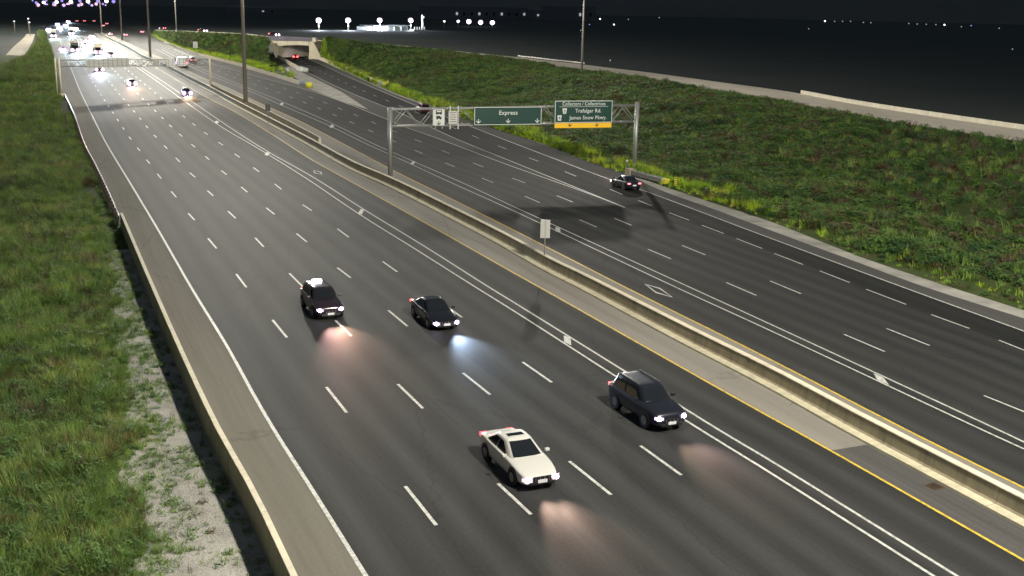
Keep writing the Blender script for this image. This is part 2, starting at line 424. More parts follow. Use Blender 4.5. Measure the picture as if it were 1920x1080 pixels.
# the newer, darker asphalt of the collector lanes
LC = Line([(1920,659),(1873,638),(1817,616),(1746,590),(1624,542.5),(1537,508),(1452,475),(1381,447),(1310,425),(1255,402),(1210,385)], near=30)
yc0, yc1 = at(1255, 402).y, at(1120, 369).y
DKL = F(lambda y: LC(y) - .0 if y < yc0 else (S1(y)-.0 if y > yc1 else LC(yc0)+(S1(yc1)-LC(yc0))*(y-yc0)/(yc1-yc0)))
LA0 = F(lambda y: LC(y)-3.9)
sheet("collector_road", DKL, R1, R1.y0+1, at(545, 95).y-2, .004, M["road_dark"], 5)
sheet("right_shoulder", R1, RS, RS.y0+1, at(552, 92).y-2, .003, M["shoulder_grey"], 2)
yRG1 = RG.y1
sheet("gravel_shoulder", RS, F(lambda y: max(RG(y), RS(y)+.3) if y < yRG1 else RS(y)+.5), RG.y0+1, yRG1, .006, M["gravel"], 2)
# paved gore between the through lanes and the collector lanes
sheet("gore_pavement", S2, S1, at(941, 295).y, at(567, 122).y, .0085, M["shoulder_grey"], 3)
m = MB(); q = [at(*p, .02) for p in ((690,205),(640,190),(572,163),(545,146),(530,128),(545,124),(565,135),(600,152),(640,172))]
m.add(q, [tuple(range(9))]); m.build("gravel_gore", M["gravel"])["kind"] = "structure"

# ------------------------------------------------------------------ painted lines
def stripe(name, ln, y0, y1, w, mat, parent, z=.010):
    m = MB(); Y = ys(y0, y1); vs = []; fs = []
    for i, y in enumerate(Y):
        a, b = ln(y-.5), ln(y+.5); k = w/2*math.sqrt(1+(b-a)**2); x = ln(y)
        vs += [(x-k, y, z), (x+k, y, z)]
        if i: fs.append((2*i-2, 2*i-1, 2*i+1, 2*i))
    m.add(vs, fs); return m.build(name, mat, parent, fix=False)
stripe("edge_line", L0, L0.y0+2, 600, .17, M["white"], eb)
stripe("double_line", B1, B1.y0+2, 480, .14, M["white"], eb)
stripe("double_line", B2, B2.y0+2, 480, .14, M["white"], eb)
stripe("yellow_line", Y1, Y1.y0+2, 420, .14, M["yellow"], eb)
stripe("yellow_line", Y2, Y2.y0+2, 420, .15, M["yellow"], wb)
stripe("double_line", W1, W1.y0+2, 480, .13, M["white"], wb)
stripe("double_line", W2, W2.y0+2, 480, .13, M["white"], wb)
stripe("edge_line", S2, at(1166, 389.5).y, 480, .17, M["white"], wb, .012)
stripe("edge_line", S1, at(1166, 389.5).y, at(519, 103).y, .17, M["white"], wb, .013)
stripe("edge_line", R1, R1.y0+2, at(548, 97).y, .18, M["white"], wb)

def patch(name, px, mat, parent, z=.012):
    m = MB(); m.add([at(x, y, z) for x, y in px], [tuple(range(len(px)))]); return m.build(name, mat, parent, fix=False)
def outline(name, px, w, mat, parent, z=.012):
    m = MB(); P_ = [at(x, y, z) for x, y in px]; c = sum(P_, Vector())/len(P_)
    Q = [p + (c-p).normalized()*w*1.7 for p in P_]; n = len(P_)
    m.add(P_+Q, [(i, (i+1) % n, n+(i+1) % n, n+i) for i in range(n)]); return m.build(name, mat, parent, fix=False)
for px, par in ((((1057,629),(1070,633),(1071,647.5),(1057.5,641)), eb), (((671,400.5),(676,392),(682.5,393),(679,402)), eb),
        (((496,290),(500,285),(506,287),(501,292)), eb), (((402,230),(405,226),(411,228),(407,232)), eb),
        (((1637.5,699),(1656,707.5),(1667.5,722),(1645,712.5)), wb), (((1041,425.5),(1050,427),(1051,436),(1042.5,434)), wb),
        (((769,307.5),(774,302),(779,302.5),(775,309)), wb), (((617,238),(622,233),(627,236),(623,240)), wb), (((524,196),(528,192),(532,194),(529,198)), wb)):
    patch("painted_block", px, M["white"], par)
outline("painted_rectangle", ((587.5,319),(602.5,322.5),(604,327.5),(589,324.5)), .12, M["white"], eb)
outline("painted_diamond", ((1208,532),(1238,540),(1262,558),(1229,549)), .16, M["white"], wb)

DASH = [
 [(912,760,985,818),(726,612,774,650),(600,511,633,538),(514,443,539,462),(447,390,466,406),(400,353,413,365),(359,321,370,330.5),(326,295,335,302.5),(299.5,274.5,307,281),(277,257.5,283,262.5)],
 [(907,934,965,996),(720.5,746,766,793),(601,629,630.5,659),(512.5,542.5,538,568),(446,478.5,463,494.5),(396,427.5,409.5,442),(357.5,389,367.5,400),(324,356,332.5,366),(296,329.5,304,337.5)],
 [(865,1067.5,928,1146),(699.5,868,740,919),(582,728,612,764),(502,632.5,521,657.5),(438,556,454,575.5),(389.5,499,402,514.5),(350.5,452,360.5,464),(320,415,327.5,425),(293,385,299.5,392)],
 [(836,1201,891,1277.5),(679,980,717,1034.5),(571,832,595,866),(490.5,717.5,510,745),(429,632.5,445,654),(384,567.5,395,584.5),(345,515,355,527.5)]]
WD = [
 [(742,1845,776,1930),(627,1582.5,659.5,1659),(530,1362,554,1418),(467.5,1215,485.5,1258),(412,1086,426,1119),(368,984,380,1012)],
 [(727,1930,758,2005),(616,1662,648,1743),(527,1444,551,1502),(460.5,1279,478,1322.5),(409.5,1152,422.5,1184),(367,1044,379,1074),(334,960,343,984.5)],
 [(638,1873,668,1948),(590,1746,616,1817.5),(542.5,1624,571,1699),(508,1537,530,1593),(475.5,1452,496,1505.5),(447.5,1381,466,1429),(422.5,1316,438,1357),(399,1255,413,1292),(376,1197,386,1222),(355,1144,365,1167),(322,1059,330.5,1080),(296,992,302.5,1009)]]
def quad(a, b, w, z=.010):
    d = Vector((b.x-a.x, b.y-a.y, 0)).normalized(); r = Vector((d.y, -d.x, 0))*w/2; u = Vector((0, 0, z))
    return [a-r+u, a+r+u, b+r+u, b-r+u]
def dashes(rows, parent, w, lnf, P=13.16, dl=3.66, ymax=300, w2=None):
    """surveyed dashes one by one, then on at the same spacing along lnf"""
    last = 0
    for (y0, x0, y1, x1) in rows:
        a, b = at(x0, y0), at(x1, y1); last = max(last, a.y)
        m = MB(); m.add(quad(b, a, w), [(0, 1, 2, 3)]); m.build("lane_dash", M["white"], parent, fix=False)
    off = a.x - lnf(a.y); y = last + P; y_a = last; far = MB()
    while y < ymax:
        f = max(0, 1-(y-last)/60)
        p0 = Vector((lnf(y-dl)+off*f, y-dl, 0)); p1 = Vector((lnf(y)+off*f, y, 0))
        if y < 300:
            m = MB(); m.add(quad(p0, p1, w*1.1), [(0, 1, 2, 3)]); m.build("lane_dash", M["white"], parent, fix=False)
        else: far.add(quad(p0, p1, w*1.2), [(0, 1, 2, 3)])
        y += P
    if far.v: tag(far.build("far_lane_dashes", M["white"], parent, fix=False), kind="stuff")
for i, r in enumerate(DASH): dashes(r, eb, .15, Mix(L0, B1, (i+1)/5), ymax=560)
dashes(WD[0], wb, .14, Mix(W2, S2, 1/3), ymax=560)
dashes(WD[1], wb, .14, Mix(W2, S2, 2/3), ymax=560)
dashes(WD[2], wb, .14, Mix(S1, R1, .5), ymax=R1.y1-70)

# ------------------------------------------------------------------ concrete barriers, built in cast sections
def barrier(root, ln, y0, y1, prof, mat, name="barrier_section", step=9.0, gap=.03, xoff=0):
    y = y0
    while y < y1-1:
        st = step if y < 150 else step*2
        e = min(y+st, y1); n = max(2, int((e-y)/3)+1)
        pts = [Vector((ln(yy)+xoff, yy, 0)) for yy in np.linspace(y+gap/2, e-gap/2, n)]
        m = MB().sweep(pts, prof); m.build(name, mat, root); y = e
mw = thing("median_barrier", "long tan concrete median barrier between the two carriageways", "barrier")
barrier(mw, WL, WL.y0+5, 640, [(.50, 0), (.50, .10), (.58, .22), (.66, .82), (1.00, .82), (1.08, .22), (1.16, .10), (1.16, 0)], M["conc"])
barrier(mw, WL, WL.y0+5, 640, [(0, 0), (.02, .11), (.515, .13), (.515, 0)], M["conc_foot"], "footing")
barrier(mw, WL, WL.y0+5, 640, [(.635, .823), (.655, .86), (1.005, .86), (1.025, .823)], M["conc_pale"], "pale_lit_top")  # paler strip puts the lamplight on the wall top into the colour
ob = thing("outer_barrier", "concrete barrier on the grassy left side of the eastbound lanes", "barrier")
yob = at(224, 397, 1.3).y
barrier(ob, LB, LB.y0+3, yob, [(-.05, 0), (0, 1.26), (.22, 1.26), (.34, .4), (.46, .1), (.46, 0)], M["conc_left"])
barrier(ob, LB, LB.y0+3, yob, [(-.012, 1.262), (.0, 1.30), (.22, 1.30), (.235, 1.262)], M["conc_pale"], "pale_lit_top")  # lit top edge of the outer barrier, painted as paler concrete
# median splits round the mast
ms = thing("median_island_barrier", "short second concrete barrier beside the light mast in the median", "barrier")
WI = Line([(600,268),(540,235),(480,204),(457,193),(425,178),(396,164)], near=0)
barrier(ms, WI, WI.y0, WI.y1, [(0, 0), (.08, .80), (.34, .80), (.42, 0)], M["conc_pale"], xoff=-.2)
mb_ = thing("mainline_barrier", "pale concrete barrier along the right of the westbound lanes below the grassy bank", "barrier")
barrier(mb_, MR, yM, 640, [(-.1, 0), (0, .95), (.3, .95), (.4, 0)], M["conc_pale"])
rb = thing("collector_barrier", "pale concrete barrier running from the underpass to the yellow crash cushion", "barrier")
RB = Line([(715,161.5),(660,138),(600,112),(582,105)], near=0)
barrier(rb, RB, RB.y0, RB.y1, [(-.2, 0), (-.1, 1.1), (.25, 1.1), (.35, 0)], M["conc_pale"])
lb2 = thing("ramp_barrier", "short pale concrete barrier left of the underpass lanes", "barrier")
LB2 = Line([(562,133),(540,120),(519,107)], near=0)
barrier(lb2, LB2, LB2.y0, LB2.y1, [(-.2, 0), (-.1, 1.1), (.25, 1.1), (.35, 0)], M["conc_pale"])

# ------------------------------------------------------------------ steel guardrail on the left
gr = thing("guardrail", "steel guardrail on dark posts beside the left shoulder", "guardrail")
yg0, yg1 = yob+.3, at(118, 184).y
rail = []
P_ = [Vector((LB(y)+.0, y, 0)) for y in np.arange(yg0, yg1, 2.0)]
MB().sweep(P_, [(.0, .50), (.07, .55), (.0, .62), (.0, .66), (.07, .72), (.0, .78), (-.012, .78), (.05, .72), (-.012, .66), (-.012, .62), (.05, .55), (-.012, .50)]).build("rail", M["rail"], gr)
for y in np.arange(yg0+.5, yg1, 2.0):
    m = MB().box((LB(y)-.16, y, .41), (.2, .16, .82)); m.build("post", M["wood"], gr)
    if y < yg0+90:
        m = MB().box((LB(y)-.05, y, .63), (.10, .14, .34)); m.build("spacer_block", M["wood"], gr)
# ------------------------------------------------------------------ grassy banks
from mathutils import noise as mnoise
def crest_z(px): return float(np.interp(px, [300, 600, 850, 1090, 1440, 1920], [6.6, 6.9, 5.4, 4.2, 3.4, 3.0]))
TOE = [(606,113),(660,138),(722,165),(780,188),(822,202),(880,226),(942,246),(1022,271),(1128,312),(1180,327),(1257,354),(1335,380),(1440,414),(1622,485),(1790,541),(1920,582)]
CRL = [(606,76),(640,80),(690,86),(740,91),(790,96),(850,102),(910,109),(960,115),(1030,126),(1085,135),(1150,142),(1210,149),(1335,171),(1480,195),(1615,219),(1920,266)]
CRU = [(606,71.5),(640,75),(690,80),(740,84),(790,89),(850,95),(910,101),(960,106),(1030,114),(1085,120),(1150,128),(1210,135),(1335,152),(1480,172),(1615,197),(1920,243)]
toe = [at(x, y, 0.0) for x, y in TOE]; crl = [at(x, y, crest_z(x)) for x, y in CRL]; cru = [at(x, y, crest_z(x)+.05) for x, y in CRU]
for lst in (toe, crl, cru):
    d = (lst[-1]-lst[-2]).normalized(); d.z = 0; lst.append(lst[-1]+d*60)
def dense(lst, n=6): return [Vector(p) for p in cr([tuple(p) for p in lst], n)]
toe, crl, cru = dense(toe), dense(crl), dense(cru)
def bank_z(p, t):
    return .50*(mnoise.noise(Vector((p.x*.10, p.y*.10, 3)))) + .14*mnoise.noise(Vector((p.x*.4, p.y*.4, 7)))
def bank_pt(i, t, A=None, B=None):
    A = A or toe; B = B or crl
    i = min(max(i, 0), len(A)-1.0001); k = int(i); f = i-k
    a = A[k]*(1-f)+A[k+1]*f; b = B[k]*(1-f)+B[k+1]*f
    p = a*(1-t)+b*t
    s = max(0, (t-.22)/.78); s = s*s*(3-2*s)
    dip = -.0*math.sin(math.pi*min(t/.25, 1))
    p.z = a.z+(b.z-a.z)*s + .012 + dip
    e = min(1, t*12)*min(1, (1-t)*12)
    p.z += e*(bank_z(p, t)+.12) - .25*max(0, (t-.8)/.2)*(1 if t < .999 else 0)
    return p
def bank(name, A, B, mat, nt_=26):
    vs = []; fs = []
    for i in range(len(A)):
        for j in range(nt_+1): vs.append(bank_pt(i, j/nt_, A, B))
    w = nt_+1
    for i in range(len(A)-1):
        for j in range(nt_): a = i*w+j; fs.append((a, a+1, a+1+w, a+w))
    o = MB().add(vs, fs, True).build(name, mat, fix=False); o["kind"] = "structure"; return o
bank("embankment", toe, crl, M["soil"])
def strip(name, A, B, mat, dz=0.0, uvw=True):
    vs = []; fs = []; uv = []; s = 0; n = 4
    for i in range(len(A)):
        if i: s += (A[i]-A[i-1]).length
        for j in range(n+1): p = A[i]*(1-j/n)+B[i]*(j/n); vs.append((p.x, p.y, p.z+dz)); uv.append(((A[i]-B[i]).length*j/n, s))
    for i in range(len(A)-1):
        for j in range(n): a = i*(n+1)+j; fs.append((a, a+1, a+n+2, a+n+1))
    o = MB().add(vs, fs).build(name, mat, uv=uv, fix=False); o["kind"] = "structure"; return o
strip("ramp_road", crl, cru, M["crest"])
back = [Vector((p.x*1.0, p.y, 0)) + (p-q).normalized()*14 for p, q in zip(cru, crl)]
for p in back: p.z = -.06
strip("embankment_back", cru, back, M["soil"], -.02)
# concrete barrier on the far side of the ramp road (right end) and near the bridge
def path_between(pa, pb):
    """part of the cru line between two survey columns"""
    a = at(*pa, crest_z(pa[0])); b = at(*pb, crest_z(pb[0]))
    i0 = min(range(len(cru)), key=lambda i: (cru[i]-a).length); i1 = min(range(len(cru)), key=lambda i: (cru[i]-b).length)
    return cru[min(i0, i1):max(i0, i1)+1]
fb = thing("ramp_edge_barrier", "pale concrete barrier along the far edge of the raised ramp road at the right", "barrier")
pts = path_between((1525,178), (1920,243)); pts = pts + [pts[-1]+(pts[-1]-pts[-2])*4]
for k in range(len(pts)-1):
    MB().sweep([pts[k].lerp(pts[k+1], .0006), pts[k].lerp(pts[k+1], .9994)], [(-.2, -.1), (-.15, .72), (.15, .72), (.2, -.1)]).build("barrier_section", M["conc_dull"], fb)
fr = thing("ramp_guardrail", "grey steel guardrail on the far edge of the ramp road left of the pale mast", "guardrail")
pts = path_between((975,108), (1080,121))
for k in range(len(pts)-1):
    MB().sweep([pts[k]-Vector((0,0,-.25)), pts[k+1]-Vector((0,0,-.25))], [(0, 0), (0, .35), (.06, .35), (.06, 0)]).build("rail", M["steel"], fr)
    for f in (0, .5):
        p = pts[k].lerp(pts[k+1], f); MB().box((p.x, p.y, p.z+.25), (.15, .15, .7)).build("post", M["wood"], fr)

# bank left of the underpass
toe2 = [at(286,66), at(310,80), at(340,93), at(390,108), at(430,118), at(452,123.5), at(482,131), at(500,137)]
H2 = 6.7
crl2 = [at(292,59.8,2.5), at(325,61,5), at(362,63,6.2), at(405,65,H2), at(440,67,H2), at(470,69,H2), at(492,72,H2), at(502,74,H2)]
cru2 = [at(290,56,2.5), at(325,57,5), at(362,58.5,6.2), at(405,60,H2), at(440,62,H2), at(470,64,H2), at(492,66.5,H2), at(502,67.5,H2)]
toe2, crl2, cru2 = dense(toe2), dense(crl2), dense(cru2)
bank("island_bank", toe2, crl2, M["soil"], 12)
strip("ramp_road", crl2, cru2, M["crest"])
m = MB(); q = [at(*p, .03) for p in ((452,123.5),(482,131),(500,137),(560,156),(572,160),(560,150),(545,140),(530,126),(520,112),(517,108.5),(500,104))]
m.add(q, [tuple(range(len(q)))]); isl = m.build("island_soil", M["soil"]); isl["kind"] = "structure"
back2 = [Vector((p.x, p.y, -.06)) + (p-q_).normalized()*12 for p, q_ in zip(cru2, crl2)]
for p in back2: p.z = -.06
strip("embankment_back", cru2, back2, M["soil"], -.02)
nb = thing("island_crest_barrier", "long pale barrier on the ramp crest left of the bridge", "barrier")
for k in range(len(crl2)-1):
    MB().sweep([crl2[k].lerp(crl2[k+1], .003), crl2[k].lerp(crl2[k+1], .997)], [(-.15, -.1), (-.12, .9), (.12, .9), (.15, -.1)]).build("barrier_section", M["conc_pale"], nb)

# ------------------------------------------------------------------ underpass bridge
PA, PB = at(517,108), at(604,112)
br = thing("underpass_bridge", "concrete underpass bridge carrying the ramp over the collector lanes", "bridge", (0, 0, 0))
nrm = Vector((PB.y-PA.y, -(PB.x-PA.x), 0)).normalized()
if nrm.dot(PA) > 0: nrm = -nrm
def slab(px, name, mat, depth, off=0.0, parent=br):
    """upright slab: outline on the portal plane, extruded away from the viewer"""
    F_ = [at_plane(x, y, PA, PB, off) for x, y in px]; B_ = [p - nrm*depth for p in F_]; n = len(px)
    return MB().add(F_+B_, [tuple(range(n)), tuple(range(2*n-1, n-1, -1))] + [(i, i+n, (i+1) % n+n, (i+1) % n) for i in range(n)]).build(name, mat, parent)
slab([(503,75.5),(585,77),(583,85.5),(560,84.5),(540,84.7),(519,87)], "deck_beam", M["conc_pale"], 14)
slab([(501.5,67.5),(530,68),(560,69.5),(585,70.5),(585,76.8),(503,75.3)], "parapet", M["deckdark"], .5, .25)
slab([(503,75.6),(519,87),(519,108.5),(516.5,108)], "wing_wall", M["conc_pale"], .8, .1)
slab([(583.5,77),(588,80),(604.5,112.5),(580.5,109.5),(582.5,85.5)], "wing_wall", M["conc_pale"], .8, .1)
slab([(581,85.5),(583,85.5),(581,109.5),(578.5,109)], "abutment_edge", M["conc_pale"], 14, .02)
a, b = at_plane(581,109.5,PA,PB), at_plane(519,108.5,PA,PB)
for p in (a, b):
    q = p - nrm*26
    MB().bar((p.x, p.y, 3), (q.x, q.y, 3), .5, 6.4).build("tunnel_wall", M["conc_pale"], br)
p = at_plane(546,104,PA,PB)-nrm*15
MB().tube((p.x, p.y, 0), (p.x, p.y, 6), .5).build("column", M["conc_pale"], br)
# parapet on the far side, ramp deck
D = [at_plane(x, y, PA, PB) for x, y in ((501,75),(586,76))]
dk = MB().add([(D[0].x, D[0].y, 6.0), (D[1].x, D[1].y, 6.0), (D[1].x-nrm.x*13, D[1].y-nrm.y*13, 6.0), (D[0].x-nrm.x*13, D[0].y-nrm.y*13, 6.0)], [(0,1,2,3)]).build("deck_surface", M["crest"], br)
cap = thing("bridge_end_post", "pale concrete block at the right end of the bridge parapet", "barrier")
c0, c1 = at_plane(585,76.5,PA,PB,.4), at_plane(592,72,PA,PB,.4)
for k in range(2): slab([(585.5+3.3*k,70.4+.3*k),(588.6+3.3*k,70.7+.3*k),(588.6+3.3*k,79+.6*k),(585.5+3.3*k,78.4+.6*k)], "block", M["conc_pale"], .6, .5, cap)

# ------------------------------------------------------------------ high masts; every lantern ring carries its lamp
def lantern_light(name, loc, power, parent, col=(1.0, .95, .83), shield=None, wide=-1.9):
    """downlight with the wide bat-wing throw of a high-mast lantern"""
    ld = bpy.data.lights.new(name, 'POINT'); ld.energy = power; ld.color = col; ld.shadow_soft_size = .55
    ld.use_nodes = True; N = ld.node_tree.nodes; L = ld.node_tree.links; E_ = N["Emission"]
    tc = N.new("ShaderNodeTexCoord"); sp = N.new("ShaderNodeSeparateXYZ"); L.new(tc.outputs["Normal"], sp.inputs[0])
    dn = math_node(N, L, 'MULTIPLY', sp.outputs[2], -1.0)
    c = math_node(N, L, 'MAXIMUM', dn, .20)
    thr = math_node(N, L, 'POWER', c, wide)                 # more light towards the sides
    fade = N.new("ShaderNodeMapRange"); fade.inputs[1].default_value = .02; fade.inputs[2].default_value = .22
    L.new(dn, fade.inputs[0])
    out = math_node(N, L, 'MULTIPLY', thr, fade.outputs[0])
    if shield:                                             # house-side shield: floods aimed at the road only
        sd = math_node(N, L, 'ADD', math_node(N, L, 'MULTIPLY', sp.outputs[0], shield[0]), math_node(N, L, 'MULTIPLY', sp.outputs[1], shield[1]))
        mr = N.new("ShaderNodeMapRange"); mr.interpolation_type = 'SMOOTHSTEP'
        for i_, v_ in ((1, -.35), (2, .55), (3, 1.0), (4, .04)): mr.inputs[i_].default_value = v_
        L.new(sd, mr.inputs[0]); out = math_node(N, L, 'MULTIPLY', out, mr.outputs[0])
    L.new(out, E_.inputs["Strength"])
    o = bpy.data.objects.new(name, ld); C.objects.link(o); o.location = loc; o.parent = parent
    return o
glow_lamp = glow("lantern_glass", (1.0, .93, .75), 60)
def high_mast(label, p, r, power, mat, H=36, arms=8, shield=None, wide=-1.9):
    t = thing("light_mast", label, "light mast", (p.x, p.y, p.z), 0, "high light masts along the highway")
    MB().tube((0, 0, 0), (0, 0, H), r, r*.55, 12).build("pole", mat, t)
    MB().tube((0, 0, 0), (0, 0, .12), r*1.5, n=12).tube((0, 0, .12), (0, 0, .5), r*1.15, r*1.05, 12).build("base_flange", mat, t)
    ring = MB()
    for i in range(16):
        a, b = 2*math.pi*i/16, 2*math.pi*(i+1)/16
        ring.bar((1.3*math.cos(a), 1.3*math.sin(a), H), (1.3*math.cos(b), 1.3*math.sin(b), H), .1, .1)
    for i in range(4):
        a = math.pi*i/2; ring.bar((0, 0, H), (1.3*math.cos(a), 1.3*math.sin(a), H), .08, .08)
    rg = ring.build("lantern_ring", M["steel"], t)
    for i in range(arms):
        a = 2*math.pi*(i+.5)/arms; x, y = 1.6*math.cos(a), 1.6*math.sin(a)
        l = MB().tube((x, y, H+.15), (x, y, H-.35), .16, .32, 10).build("lantern", M["steel"], rg)
    if power: lantern_light("mast_lamp", (0, 0, H-.75), power, t, shield=shield, wide=wide).data.shadow_soft_size = 1.35
    return t
PW = 42000
high_mast("nearest brown mast standing in the median left of the small grey sign", at(461, 197), .42, PW*.85, M["mast"])
high_mast("mast beyond the far gantry in the median, second from the nearest brown one", at(282, 108), .42, PW*1.2, M["mast"])
high_mast("thin far mast in the median, left of the second median mast", at(229, 75), .42, PW*1.6, M["mast"])
high_mast("farthest thin mast on the median, near the red tail lights", at(191, 62), .40, PW*2.0, M["mast"])
high_mast("thin pale mast on the ramp crest left of the bridge", at(331, 56, 4), .40, PW*1.2, M["mast_pale"], shield=(.9, .4))
p1090 = at(1090, 151, 2.6)
high_mast("pale slender mast on the grassy bank right of the green signs", p1090, .30, PW*.42, M["mast_pale"], shield=(.85, .53))
near_p = Vector((WL(14)+1.5, 14, .5))
high_mast("mast in the median next to the viewer", near_p, .42, PW*4.3, M["mast"], H=43, wide=-1.2)


# ------------------------------------------------------------------ sign gantry
GA, GB = at(732, 333), at(1189, 321)
gd = (GB-GA).normalized(); gl = (GB-GA).length
gn = Vector((gd.y, -gd.x, 0))
if gn.dot(GA) > 0: gn = -gn
ga = thing("sign_gantry", "steel truss sign gantry spanning the westbound lanes with green signs", "sign gantry", (0, 0, 0))
def gp(px, py, off=0): return at_plane(px, py, GA, GB, off)
topL, topR = gp(735, 206), gp(1194, 198); botL, botR = gp(735, 238), gp(1194, 228.5)
for (b, t_) in ((GA, gp(732, 203)), (GB, gp(1195.5, 194))):
    top = Vector((b.x, b.y, t_.z+.1))
    ps = MB().tube(b, top, .27, .27, 14).build("post", M["steel"], ga)
    MB().tube(b, b+Vector((0, 0, .14)), .55, n=12).build("base_plate", M["steel"], ga)
    MB().tube(b, top, .16, .16, 10) if False else None
p2 = GB + gd*.28 - gn*.45
MB().tube((p2.x, p2.y, 0), (p2.x, p2.y, gp(1195, 196).z), .17, .17, 12).build("post", M["steel"], ga)
Ls = lambda A, B, f: A.lerp(B, f)
NB = 18; dp = 1.3
for off in (0, -dp):
    o = gn*off
    MB().tube(topL+o, topR+o, .075, n=8).build("chord", M["steel"], ga)
    MB().tube(botL+o, botR+o, .085, n=8).build("chord", M["steel"], ga)
    for i in range(NB):
        f0, f1 = i/NB, (i+1)/NB
        a, b = (botL, topL) if i % 2 == 0 else (topL, botL)
        A2 = (botR if i % 2 == 0 else topR); B2_ = (topR if i % 2 == 0 else botR)
        MB().tube(Ls(a, A2, f0)+o, Ls(b, B2_, f1)+o, .036, n=6).build("brace", M["steel"], ga)
for i in range(NB+1):
    f = i/NB
    for A_, B_ in ((topL, topR), (botL, botR)):
        p = Ls(A_, B_, f); MB().tube(p, p-gn*dp, .03, n=6).build("cross_strut", M["steel"], ga)

FONT = bpy.data.curves.new("f", 'FONT').font
def text_mesh(name, s, size, mat, parent, bold=.0, sx=1.0):
    cu = bpy.data.curves.new(name, 'FONT'); cu.body = s; cu.size = size; cu.align_x = 'CENTER'; cu.align_y = 'CENTER'
    cu.extrude = .004; cu.offset = bold; cu.resolution_u = 3; cu.space_character = 1.08
    ob_ = bpy.data.objects.new("tmp", cu); C.objects.link(ob_)
    bpy.context.view_layer.update()
    me = bpy.data.meshes.new_from_object(ob_.evaluated_get(bpy.context.evaluated_depsgraph_get()))
    bpy.data.objects.remove(ob_); me.materials.clear(); me.materials.append(mat); me.name = name
    o = bpy.data.objects.new(name, me); C.objects.link(o); o.parent = parent; o.scale = (sx, 1, 1)
    return o

def panel_frame(tl, tr, bl, off=.45, A=None, B=None):
    """frame for a sign: origin centre, x to the right along the sign, y up"""
    A = A or GA; B = B or GB
    a, b, c = [at_plane(*p, A, B, off) for p in (tl, tr, bl)]
    d = (Vector((b.x, b.y, 0))-Vector((a.x, a.y, 0))); w = d.length; d.normalize(); h = a.z-c.z
    n = Vector((d.y, -d.x, 0)); z = Vector((0, 0, 1))
    if n.dot(a) > 0: n = -n
    ctr = a + d*w/2 - z*h/2; ctr.z = (a.z+b.z)/2 - h/2
    return Matrix(((d.x, z.x, n.x, ctr.x), (d.y, z.y, n.y, ctr.y), (d.z, z.z, n.z, ctr.z), (0, 0, 0, 1))), w, h

def rect(w, h, t, x=0, y=0, z=0): return MB().box((x, y, z), (w, h, t))
def border(w, h, b, z=.034, t=.008):
    m = MB(); m.box((0, h/2-b, z), (w-b, b, t)); m.box((0, -h/2+b, z), (w-b, b, t)); m.box((-w/2+b, 0, z+.001), (b, h-b, t)); m.box((w/2-b, 0, z+.001), (b, h-b, t)); return m
def down_arrow(m, x, y, s, z=.036):
    """down arrow with broad curved barbs"""
    t = .008; m.box((x, y+s*.12, z), (s*.17, s*.78, t))
    for k in (-1, 1):
        m.add([(x, y-s*.52, z+.005), (x+k*s*.52, y-s*.02, z+.005), (x+k*s*.50, y+s*.17, z+.005), (x+k*s*.10, y-s*.14, z+.005), (x, y-s*.12, z+.005)], [(0, 1, 2, 3, 4) if k > 0 else (4, 3, 2, 1, 0)])
    return m
def sign(name, label, M4, w, h, mat, bord=.05, bm=None):
    t = thing(name, label, "road sign"); t.matrix_world = M4
    rect(w, h, .06).build("panel", mat, t)
    if bord: border(w, h, bord).build("border", bm or M["signwhite"], t)
    return t
# Express
M4, w, h = panel_frame((889,201),(1016,198.5),(889,236))
t = sign("express_sign", "wide green sign reading Express over the middle of the gantry", M4, w, h, M["green"], .07)
e = text_mesh("lettering", "Express", .68, M["signwhite"], t, .008); e.location = (0, h*.16, .036)
for k in (-1, 0, 1): down_arrow(MB(), k*w*.435, -h*.28, .52).build("arrow", M["signwhite"], t)
# Collectors
M4, w, h = panel_frame((1040.5,189.5),(1149,187),(1040.5,232))
t = sign("collectors_sign", "square green sign reading Collectors with a yellow strip below", M4, w, h, M["green"], .07)
e = text_mesh("lettering", "Collectors / Collectrices", .60, M["signwhite"], t, .004, .84); e.location = (0, h*.345, .036)
rect(w*.84, .035, .008, 0, h*.225, .036).build("underline", M["signwhite"], t)
for s_, y_, x_, sh, xs in (("Trafalgar Rd.", .035, w*.08, "3", -w*.33), ("James Snow Pkwy.", -.27, w*.08, "4", -w*.415)):
    e = text_mesh("lettering", s_, .62, M["signwhite"], t, .006, .95); e.location = (x_, h*y_, .036)
    sw = .28
    MB().add([(-sw, .32, 0), (sw, .32, 0), (sw*.68, -.32, 0), (-sw*.68, -.32, 0)], [(0, 1, 2, 3)]).build("route_shield", M["signwhite"], t).location = (xs, h*y_, .037)
    e = text_mesh("route_number", sh, .46, M["black"], t, .012); e.location = (xs, h*y_-.02, .041)
M4b, w2, h2 = panel_frame((1040.5,232),(1147,229.5),(1040.5,241))
yo = -h/2 - h2/2
rect(w2, h2, .06, 0, yo-.01).build("lane_strip", M["signyellow"], t)
for k in (-.235, .235): down_arrow(MB(), w*k, yo+.06, .46).build("arrow", M["black"], t)
